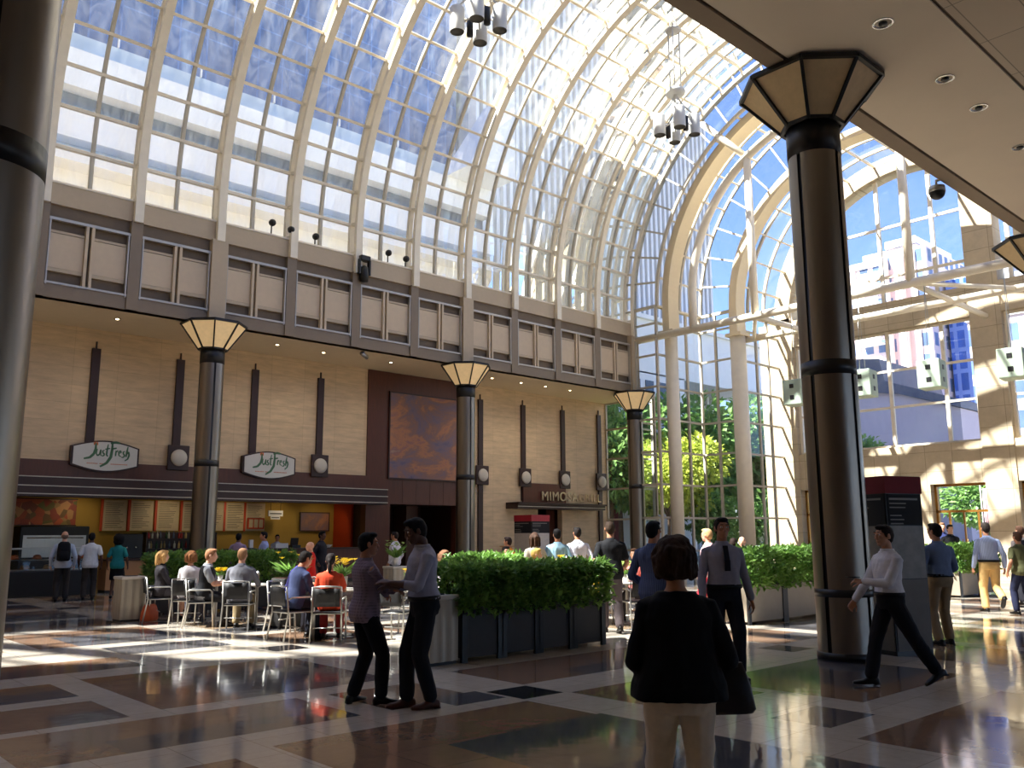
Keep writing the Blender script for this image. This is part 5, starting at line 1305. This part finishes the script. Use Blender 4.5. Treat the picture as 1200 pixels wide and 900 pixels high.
# cafe queue
bp=P_('man with a black backpack standing in the cafe queue',7.05,24.9,75,1.78,'light',('thin',(120,100,86)),(186,196,212),'plain','long',(48,46,46),heavy=1.1)
def backpack(i):
    c=i['tp'](.33,-.22); t=thing('backpack','black backpack worn by the man in the cafe queue','backpack',(0,0,0)); bm_=fabric((20,20,24))
    Tm=i['T']; U,Wd=Tm@V3((0,1,0)),Tm@V3((1,0,0))
    m=MB(); m.smooth=True; m.loft([ring2(c+V3((0,0,z)),a,b,U,Wd,18,3) for z,a,b in((-.25,.12,.07),(-.22,.155,.10),(0,.16,.11),(.18,.145,.09),(.24,.09,.05))]); m.build('pack',bm_,t)
    m=MB(); m.smooth=True; m.loft([ring2(c+Wd*-.09+V3((0,0,z)),a,b,U,Wd,14,3) for z,a,b in((-.2,.09,.03),(-.18,.115,.045),(-.02,.11,.04),(.0,.09,.02))]); m.build('front_pocket',bm_,t)
    for s in(-1,1):
        m=MB(); m.tube([c+U*s*.10+V3((0,0,.2)),i['tp'](.515,.0,s*.10),i['tp'](.40,.15,s*.115),i['tp'](.2,.10,s*.15),c+U*s*.14+V3((0,0,-.15))],.014,8); m.build('strap',bm_,t)
backpack(bp)
P_('man in white short-sleeved shirt standing in the cafe queue',7.75,25.0,70,1.74,'dark',('short',(24,20,20)),(222,224,226),'plain','short',(58,54,52),heavy=1.12)
P_('woman with big dark hair and teal top in the cafe queue',8.45,25.0,60,1.66,'dark',('big',(20,17,17)),(40,130,130),'plain','short',(26,26,30),'skirt',female=True)
# seated diners
P_('blonde woman in dark jacket with crossed bare legs, facing right',6.79,17.58,-15,1.68,'light',('long',(196,152,96)),(46,42,46),'plain','long',(70,66,70),'skirt',female=True,seat=.46,fl=(.42,.06,.085),fr=(.50,.10,.20,0,30),hl=(.36,.12,.78),hr=(.36,-.12,.78))
P_('woman in white blouse seen from behind at the tables',7.01,16.73,50,1.66,'light',('bob',(140,92,56)),(232,226,230),'plain','long',(60,58,66),female=True,seat=.46,hl=(.36,.16,.78),hr=(.36,-.16,.78),loose=.03,collar=False)
P_('grey-haired man in black waistcoat over grey shirt, elbows on the table',6.98,16.03,-28,1.78,'light',('short',(150,104,74)),(150,152,158),'plain','short',(30,30,34),vest=(28,28,32),seat=.46,hl=(.46,.08,.78),hr=(.44,-.12,.78),lean=8)
P_('man in grey shirt and khaki trousers, back turned, by the iced drink',7.22,15.04,52,1.80,'light',('short',(150,112,80)),(120,120,128),'plain','mid',(150,132,100),seat=.46,hl=(.40,.18,.78),hr=(.42,-.20,.80),heavy=1.15,lean=5)
P_('man in navy jacket leaning on the table by the woman in red',7.14,12.96,5,1.78,'mid',('short',(30,24,22)),(52,60,92),'plain','long',(30,32,44),seat=.46,lean=14,hl=(.46,.1,.78),hr=(.44,-.12,.78),head_pitch=10)
P_('woman with long dark hair and orange-red top, back turned',7.44,12.37,52,1.66,'mid',('pony',(28,20,18)),(190,64,36),'plain','short',(120,28,30),female=True,seat=.46,hl=(.38,.15,.78),hr=(.38,-.15,.78),collar=False)
P_('man in purple-blue shirt stooping over his table behind the navy jacket',7.76,14.28,-55,1.76,'tan',('thin',(90,70,60)),(84,82,150),'plain','long',(40,40,50),seat=.46,lean=24,hl=(.46,.1,.78),hr=(.44,-.12,.78),head_pitch=15)
P_('bald man in bright red shirt standing before the mahogany counter',9.9,17.3,150,1.50,'light',('bald',(0,0,0)),(206,36,30),'plain','long',(40,36,40),heavy=1.1,hl=(.26,.12,.95),hr=(.26,-.12,.95))
P_('person in purple shirt at the cafe, half behind the bronze column',11.55,24.3,40,1.72,'dark',('short',(22,18,18)),(150,130,160),'plain','long',(40,40,48),hr=(.3,-.25,1.05))
P_('bearded man in pale blue shirt standing before the menu boards',12.15,23.9,160,1.76,'mid',('short',(24,20,20)),(164,176,222),'plain','long',(40,42,60),hl=(.34,.1,1.05),hr=(.32,-.1,1.05))
P_('barista in white apron behind the mahogany counter',15.9,30.25,-110,1.70,'mid',('short',(26,22,20)),(200,200,204),'plain','short',(40,40,46),vest=(214,212,208),hl=(.34,.1,1.1),hr=(.34,-.1,1.1))
P_('man in white shirt standing far off between the talking men',14.3,20.4,120,1.74,'mid',('short',(40,32,28)),(224,222,228),'plain','long',(50,50,60),heavy=1.15)
P_('person in dark suit with white collar by the brown pillar',13.1,22.3,-60,1.76,'dark',('short',(20,17,16)),(44,42,48),'plain','long',(36,34,38),hl=(.2,.2,.95),collar=True)
# behind the front hedge
P_('person in beige top standing left of two men near the restaurant door',12.5,12.95,60,1.66,'mid',('long',(70,48,36)),(206,196,180),'plain','short',(60,60,70),female=True)
P_('man in light blue shirt with his back turned near the restaurant door',12.95,12.75,55,1.74,'mid',('short',(24,20,20)),(160,200,226),'plain','long',(50,52,64))
P_('man in white shirt, back turned, rightmost of three near the restaurant door',13.55,12.75,62,1.78,'mid',('short',(34,28,26)),(232,230,240),'plain','long',(50,52,64))
P_('person in orange top standing by the distant kiosk',13.6,14.95,110,1.58,'mid',('short',(40,26,22)),(226,140,40),'plain','long',(50,44,44))
P_('dark-haired diner seen just above the hedge, left of the distant kiosk',13.3,14.7,-110,1.74,'light',('short',(34,26,24)),(74,70,100),'plain','long',(50,50,60),seat=.46,hl=(.4,.14,.78),hr=(.4,-.14,.78))
P_('diner in white seen just above the dark front hedge',12.92,13.27,75,1.66,'light',('short',(120,84,60)),(228,226,232),'plain','short',(50,50,60),seat=.46,hl=(.4,.14,.78),hr=(.4,-.14,.78))
P_('blond diner in yellow shirt above the sunny end of the hedge',12.02,12.43,-42,1.70,'light',('short',(200,164,90)),(232,196,60),'plain','short',(60,60,70),seat=.46,hl=(.4,.14,.78),hr=(.4,-.14,.78))
P_('red-faced diner in yellow shirt, right of the blond one in yellow',12.73,11.38,112,1.68,'light',('short',(150,74,46)),(230,190,52),'plain','short',(60,60,70),seat=.46,hl=(.4,.14,.78),hr=(.4,-.14,.78))
P_('diner with face showing just left of the front hedge top',10.10,12.84,-100,1.66,'light',('bob',(120,84,60)),(224,214,214),'plain','long',(60,60,70),female=True,seat=.46,hl=(.4,.14,.78),hr=(.4,-.14,.78))
P_('person in pink top seated half behind the man in the black polo',13.46,11.16,210,1.68,'light',('short',(90,60,44)),(214,120,110),'plain','short',(60,56,60),seat=.46,hl=(.4,.14,.78),hr=(.42,-.2,.86))
P_('woman in pale pink top with red skirt behind the man in the grey shirt',13.9,9.75,100,1.72,'light',('short',(206,160,112)),(228,186,190),'plain','short',(206,44,56),'skirt',female=True)
P_('seated man in brown shirt above the right hedge, dark hair',16.6,10.98,28,1.78,'tan',('short',(40,26,22)),(110,84,70),'plain','short',(50,46,46),seat=.60,hl=(.4,.14,.85),hr=(.4,-.14,.85))
P_('balding man in white shirt above the right hedge, facing left',17.86,11.58,205,1.80,'light',('thin',(130,90,70)),(228,226,226),'plain','short',(50,46,46),seat=.62,hl=(.4,.14,.85),hr=(.4,-.14,.85))
# ------------------------------------------------------------------ outside: ground, trees, buildings
m=MB(); m.mm((46.2,-80,-.4),(400,200,-.05)); m.mm((-60,34.2,-.4),(46.2,200,-.05)); m.mm((-60,-120,-.4),(46.2,-14.4,-.05)); S('trim_8',m,pmat('plaza_paving',(140,140,142),.85,var=.08,nscale=.6))
m=MB(); m.mm((-70,-30,0),(-15.2,TOWER_Y,70)); S('sun_block_tower',m,M['fascia'])  # unseen tower block, placed to keep the sun off the near floor
BW=pmat('white_precast',(240,239,236),.6,var=.04,nscale=.6); BG=pmat('pale_blue_glazing',(186,202,214),.15,var=.15,nscale=.5); BD=pmat('dark_window_band',(60,72,88),.2,var=.2,nscale=.8)
def bluewall():
    m,nt,out=newmat('blue_curtain_wall'); b=nt.nodes.new('ShaderNodeBsdfPrincipled'); b.inputs['Roughness'].default_value=.12
    vec=coords(nt); n=noise_tex(nt,coords(nt,(1,1,.12)),.35,6,.65,2)
    col=ramp(nt,n,[(.3,lin((40,72,124))),(.55,lin((74,112,166))),(.68,lin((150,178,210))),(.75,lin((60,96,150)))])
    br=nt.nodes.new('ShaderNodeTexBrick'); br.offset=0; br.inputs['Scale'].default_value=1; br.inputs['Brick Width'].default_value=1.5; br.inputs['Row Height'].default_value=1.9; br.inputs['Mortar Size'].default_value=.05
    br.inputs['Color1'].default_value=(1,1,1,1); br.inputs['Color2'].default_value=(.85,.85,.85,1); br.inputs['Mortar'].default_value=(1.4,1.4,1.4,1)
    sw=nt.nodes.new('ShaderNodeSeparateXYZ'); cb=nt.nodes.new('ShaderNodeCombineXYZ'); ad=nt.nodes.new('ShaderNodeMath'); ad.operation='ADD'
    nt.links.new(vec,sw.inputs[0]); nt.links.new(sw.outputs[0],ad.inputs[0]); nt.links.new(sw.outputs[1],ad.inputs[1]); nt.links.new(ad.outputs[0],cb.inputs[0]); nt.links.new(sw.outputs[2],cb.inputs[1]); nt.links.new(cb.outputs[0],br.inputs['Vector'])
    mx=nt.nodes.new('ShaderNodeMix'); mx.data_type='RGBA'; mx.blend_type='MULTIPLY'; mx.inputs[0].default_value=1
    nt.links.new(col,mx.inputs[6]); nt.links.new(br.outputs['Color'],mx.inputs[7]); nt.links.new(mx.outputs[2],b.inputs['Base Color']); nt.links.new(b.outputs[0],out.inputs[0]); return m
BLUE=bluewall()
t=thing('office_building','banded white building with blue glass tower above, seen through the left of the vault','building',(0,40,0))
def prt(n,mat,*bx):
    m=MB()
    for a,b in bx: m.mm(a,b)
    return m.build(n,mat,t)
prt('ledge',BW,((-60,-1.2,17.6),(34.8,1,18.2))); prt('lower_wall',BW,((-60,0,8),(34.8,1,17.6)))
prt('glazing_band',BG,((-60,.3,18.2),(34.8,1,18.95))); prt('spandrel_band',BW,((-60,-.5,18.95),(34.8,1,20.4)))
prt('window_band',BD,((-60,.6,20.4),(34.8,1.2,21.5))); prt('spandrel_band',BW,((-60,-.2,21.5),(34.8,1,23.3)))
prt('roof_parapet',BG,((-60,.5,23.3),(33,1.5,24.4))); prt('roof_rail',BW,((-60,.4,24.9),(33,.5,25.0)),*[((x,.4,24.4),(x+.08,.5,25.0)) for x in range(-40,33,2)])
prt('glass_tower',BLUE,((-60,3.5,18),(34.9,24,39.5)))
m=MB(); m.prism([(31.2,23.3),(34.8,23.3),(34.8,29.2)],(0,.5,0),(1,0,0),(0,0,1),3); m.build('gable_wall',BW,t)
t=thing('finned_tower','tall white tower with close vertical fins filling the middle of the vault','building',(0,42,0))
prt('curtain_wall',pmat('streaked_grey_glazing',(176,184,196),.25,var=.2,nscale=1,nstretch=(3,1,.05)),((35.2,.6,0),(62,20,52)))
for i in range(44):
    x=35.25+i*.612; m=MB(); m.mm((x,-.2,0),(x+.27,.7,52)); m.build('fin',BW,t)
t=thing('office_building','low pale building with punched windows behind the trees','building',(46,38.3,0))
prt('wall',BW,((-1,0,12.9),(24,3.6,17)),((-1,0,0),(6.5,3.6,13))); prt('window',BD,*[((.4+i*1.5,-.06,10.2),(1.3+i*1.5,.02,12.4)) for i in range(4)],*[((.4+i*1.5,-.06,6.4),(1.3+i*1.5,.02,8.6)) for i in range(4)])
prt('roof_edge',BW,((-1.2,-.3,16.8),(24.2,3.7,17.1)))
t=thing('shop_building','cream shop front with green awning and brick base seen past the farthest bronze column','building',(36,38.2,0))
prt('upper_wall',pmat('cream_render',(224,214,194),.8,var=.05),((0,0,3.9),(8.6,2,7))); prt('awning',pmat('green_awning',(70,150,116),.6),((-.1,-1.2,3.3),(8.6,0,3.55)))
prt('brick_base',pmat('red_brick',(134,62,56),.8,var=.2),((0,.0,0),(8.6,2,3.9)))
prt('window',BD,((1,-.05,.6),(3.4,.05,2.6)),((4.6,-.05,.6),(7.6,.05,2.6)))
def facade_grid(name,wall,win,bw,rh,wfrac,hfrac,axis):
    m,nt,out=newmat(name); b=nt.nodes.new('ShaderNodeBsdfPrincipled'); b.inputs['Roughness'].default_value=.35
    sw=nt.nodes.new('ShaderNodeSeparateXYZ'); nt.links.new(coords(nt),sw.inputs[0])
    ad=nt.nodes.new('ShaderNodeMath'); ad.operation='ADD'; nt.links.new(sw.outputs[0],ad.inputs[0]); nt.links.new(sw.outputs[1],ad.inputs[1])
    def cell(s,period,frac):
        d=nt.nodes.new('ShaderNodeMath'); d.operation='DIVIDE'; d.inputs[1].default_value=period; nt.links.new(s,d.inputs[0])
        f=nt.nodes.new('ShaderNodeMath'); f.operation='FRACT'; nt.links.new(d.outputs[0],f.inputs[0])
        g=nt.nodes.new('ShaderNodeMath'); g.operation='LESS_THAN'; g.inputs[1].default_value=frac; nt.links.new(f.outputs[0],g.inputs[0]); return g.outputs[0]
    mu=nt.nodes.new('ShaderNodeMath'); mu.operation='MULTIPLY'; nt.links.new(cell(ad.outputs[0],bw,wfrac),mu.inputs[0]); nt.links.new(cell(sw.outputs[2],rh,hfrac),mu.inputs[1])
    mx=nt.nodes.new('ShaderNodeMix'); mx.data_type='RGBA'; nt.links.new(mu.outputs[0],mx.inputs[0]); mx.inputs[6].default_value=lin(wall)
    nt.links.new(ramp(nt,noise_tex(nt,coords(nt),.15,2,.5),[(.35,mulc(lin(win),.6)),(.65,mulc(lin(win),1.3))]),mx.inputs[7])
    nt.links.new(mx.outputs[2],b.inputs['Base Color']); nt.links.new(b.outputs[0],out.inputs[0]); return m
RES=facade_grid('residential_facade',(226,206,200),(96,120,160),2.0,3.1,.62,.62,0); BT=facade_grid('blue_tower_facade',(120,146,206),(44,96,190),1.5,3.1,.66,.8,0); GT=facade_grid('grey_tower_facade',(176,178,190),(92,98,118),1.9,3.1,.6,.6,0)
t=thing('apartment_tower','pinkish white apartment tower with balconies seen through the end window','building',(125,47,0))
prt('block',RES,((0,7.5,0),(14,18,41)),((1,3.0,0),(14,7.5,43.5)),((0,1.4,0),(14,3.0,42.5)))
prt('roof_crown',BW,((-.2,7.5,41),(14,18.2,42)),((.8,3,43.5),(14,7.5,44.6)),((3,8,42),(8,12,44)))
for z in range(8,41,3):
    m=MB()
    for y in(8.2,14.2): m.mm((-1.4,y,z),(0,y+3.2,z+.2)); m.mm((-1.4,y,z+.2),(-1.3,y+3.2,z+1.1))
    m.build('balcony',BW,t)
for y in(7.3,11.9,13.2,17.6,2.9,5.0): m=MB(); m.mm((-.25,y,0),(1.2,y+.7,42)); m.build('pier',pmat('pink_pier',(232,214,208),.7) if 'pp' not in M else M['pp'],t)
t=thing('glass_tower','blue glass apartment tower right of the pinkish tower','building',(130,28,0))
prt('glass_block',BT,((0,13.5,0),(14,20,38))); prt('grey_block',GT,((-.6,8.5,0),(14,13.5,41)),((0,3,0),(14,8.5,43)))
prt('roof_crown',BW,((0,13.5,38),(14,20,38.8)),((-.6,8.5,41),(14,13.5,41.8)),((3,9.5,41.8),(6,11,45)))
t=thing('apartment_tower','low white apartment block at the right edge of the end window','building',(100,22,0))
prt('block',RES,((0,0,0),(14,13,24.5))); prt('roof_crown',BW,((-.2,0,24.5),(14,13.2,25.2)))
LIL=pmat('lilac_render',(196,186,196),.8,var=.03,nscale=.4)
t=thing('low_building','low lilac-grey building with sloping dark roof edge outside the end window','building',(78,24,0))
m=MB(); m.prism([(4.5,0),(18,0),(18,15.5),(9.5,14.0),(4.5,12.2)],(0,0,0),(0,1,0),(0,0,1),12); m.build('wall',LIL,t)
m=MB(); m.prism([(4.3,12.2),(9.5,14.0),(18.2,15.5),(18.2,18.4),(11,17.4),(10.6,15.3),(4.3,12.9)],(-.4,0,0),(0,1,0),(0,0,1),13); m.build('roof_edge',pmat('slate_roof',(92,98,116),.6,var=.08),t)
# trees ------------------------------------------------------------
BARK=pmat('bark',(84,68,54),.9,var=.2,nscale=8)
def crown(n,rx,rz,L,seed):
    rnd=random.Random(seed); mb=MB(); blobs=[(V3((rnd.uniform(-.55,.55)*rx,rnd.uniform(-.55,.55)*rx,rnd.uniform(-.5,.6)*rz)),rnd.uniform(.35,.6)) for _ in range(12)]
    for i in range(n):
        c,r=rnd.choice(blobs); d=V3((rnd.gauss(0,1),rnd.gauss(0,1),rnd.gauss(0,1))).normalized(); p=c+V3((d.x*rx,d.y*rx,d.z*rz))*r*rnd.uniform(.75,1.05)
        leaf(mb,p,d+V3((rnd.gauss(0,.5),rnd.gauss(0,.5),rnd.gauss(0,.5)-.2)),V3((rnd.gauss(0,.5),rnd.gauss(0,.5),1)),L*rnd.uniform(.7,1.3),L*.32)
    return mb
CR=[crown(3600,1,1,.15,s) for s in(1,2,3)]
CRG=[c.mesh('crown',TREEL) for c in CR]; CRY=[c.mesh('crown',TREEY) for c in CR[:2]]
def tree(x,y,h,r,label,kind=0,base=.3,group='green trees outside the glazing'):
    t=thing('tree',label,'tree',(x,y,-.05),R((x*37)%360),group)
    o=bpy.data.objects.new('crown',(CRY if kind else CRG)[int(abs(x)+abs(y))%(2 if kind else 3)]); COL.objects.link(o); o.parent=t
    zc=h*(base+1)/2; o.location=(0,0,zc); o.scale=(r,r,h*(1-base)/2*1.05)
    m=MB(); m.tube([(0,0,0),(.05*r,0,zc*.6),(0,.03*r,zc)],[.035*h*.5,.028*h*.5,.01*h],8)
    for k in range(5):
        a=2*PI*k/5; m.tube([(0,0,zc*.55+k*.12),(r*.5*math.cos(a),r*.5*math.sin(a),zc+.15*h*(k%3-1)*.5)],[.012*h*.5,.004*h],6)
    m.build('trunk',BARK,t)
TR=[(40.5,34.5,9.5,3.2,'tall green tree straight behind the slimmer white column'),(45.5,34,10.6,3.6,'tall green tree between the two white columns, behind the yellow one'),(50,33,10.2,3.4,'green tree right behind the stouter white column'),(53,29.5,9.5,3.3,'green tree between the stouter white column and the stone pier'),(53.5,34.6,10.6,2.8,'back-row green tree above the yellow one'),(37.3,32.6,8.5,2.6,'green tree just right of the farthest bronze column'),(64,36,11,4.2,'back-row green tree left of the stone pier')]
for x,y,h,r,l in TR: tree(x,y,h,r,l)
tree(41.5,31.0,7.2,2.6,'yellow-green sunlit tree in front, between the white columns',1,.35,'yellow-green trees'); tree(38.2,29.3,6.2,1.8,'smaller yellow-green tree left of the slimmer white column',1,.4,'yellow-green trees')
tree(43.5,29.8,4.2,2.0,'low dark shrub tree under the yellow-green one',0,.05); tree(47.5,29,4.4,2.2,'low dark shrub tree beside the stouter white column',0,.05)
tree(58,16.5,5.6,3.0,'green tree filling the glass door transom',0,.2); tree(57,11.6,5.6,2.8,'green tree behind the door at the right edge',0,.2); tree(60,20.5,5.8,3.0,'green tree behind the door hidden by the kiosk',0,.2); tree(66,32.3,9.5,2.6,'round green tree at the lower left of the end window',0,.45); tree(52,24.6,6,2.4,'green tree beside the stone pier outside the left door',0,.2)
t=thing('flag','limp white and red striped flag on a pole outside the glass door','flag',(50,17.65,0)); m=MB(); m.tube([(0,0,0),(0,0,6.4)],.04,10); m.build('pole',M['white'],t); m=MB(); m.smooth=True
m.loft([[V3((.04+.0*z,-.05-w*.42+.05*math.sin(w*9+z),z)) for w in(0,.25,.5,.75,1)]+[V3((.055,-.05-w*.42+.05*math.sin(w*9+z),z)) for w in(1,.75,.5,.25,0)] for z in(2.0,2.6,3.3,4.0)]); 
def flagm():
    mm,nt,out=newmat('striped_flag'); b=nt.nodes.new('ShaderNodeBsdfPrincipled'); w=nt.nodes.new('ShaderNodeTexWave'); w.bands_direction='Y'; w.inputs['Scale'].default_value=3.4; nt.links.new(coords(nt),w.inputs[0])
    nt.links.new(ramp(nt,w.outputs[1],[(.45,lin((226,220,222))),(.55,lin((176,60,70)))]),b.inputs['Base Color']); nt.links.new(b.outputs[0],out.inputs[0]); return mm
m.build('cloth',flagm(),t)
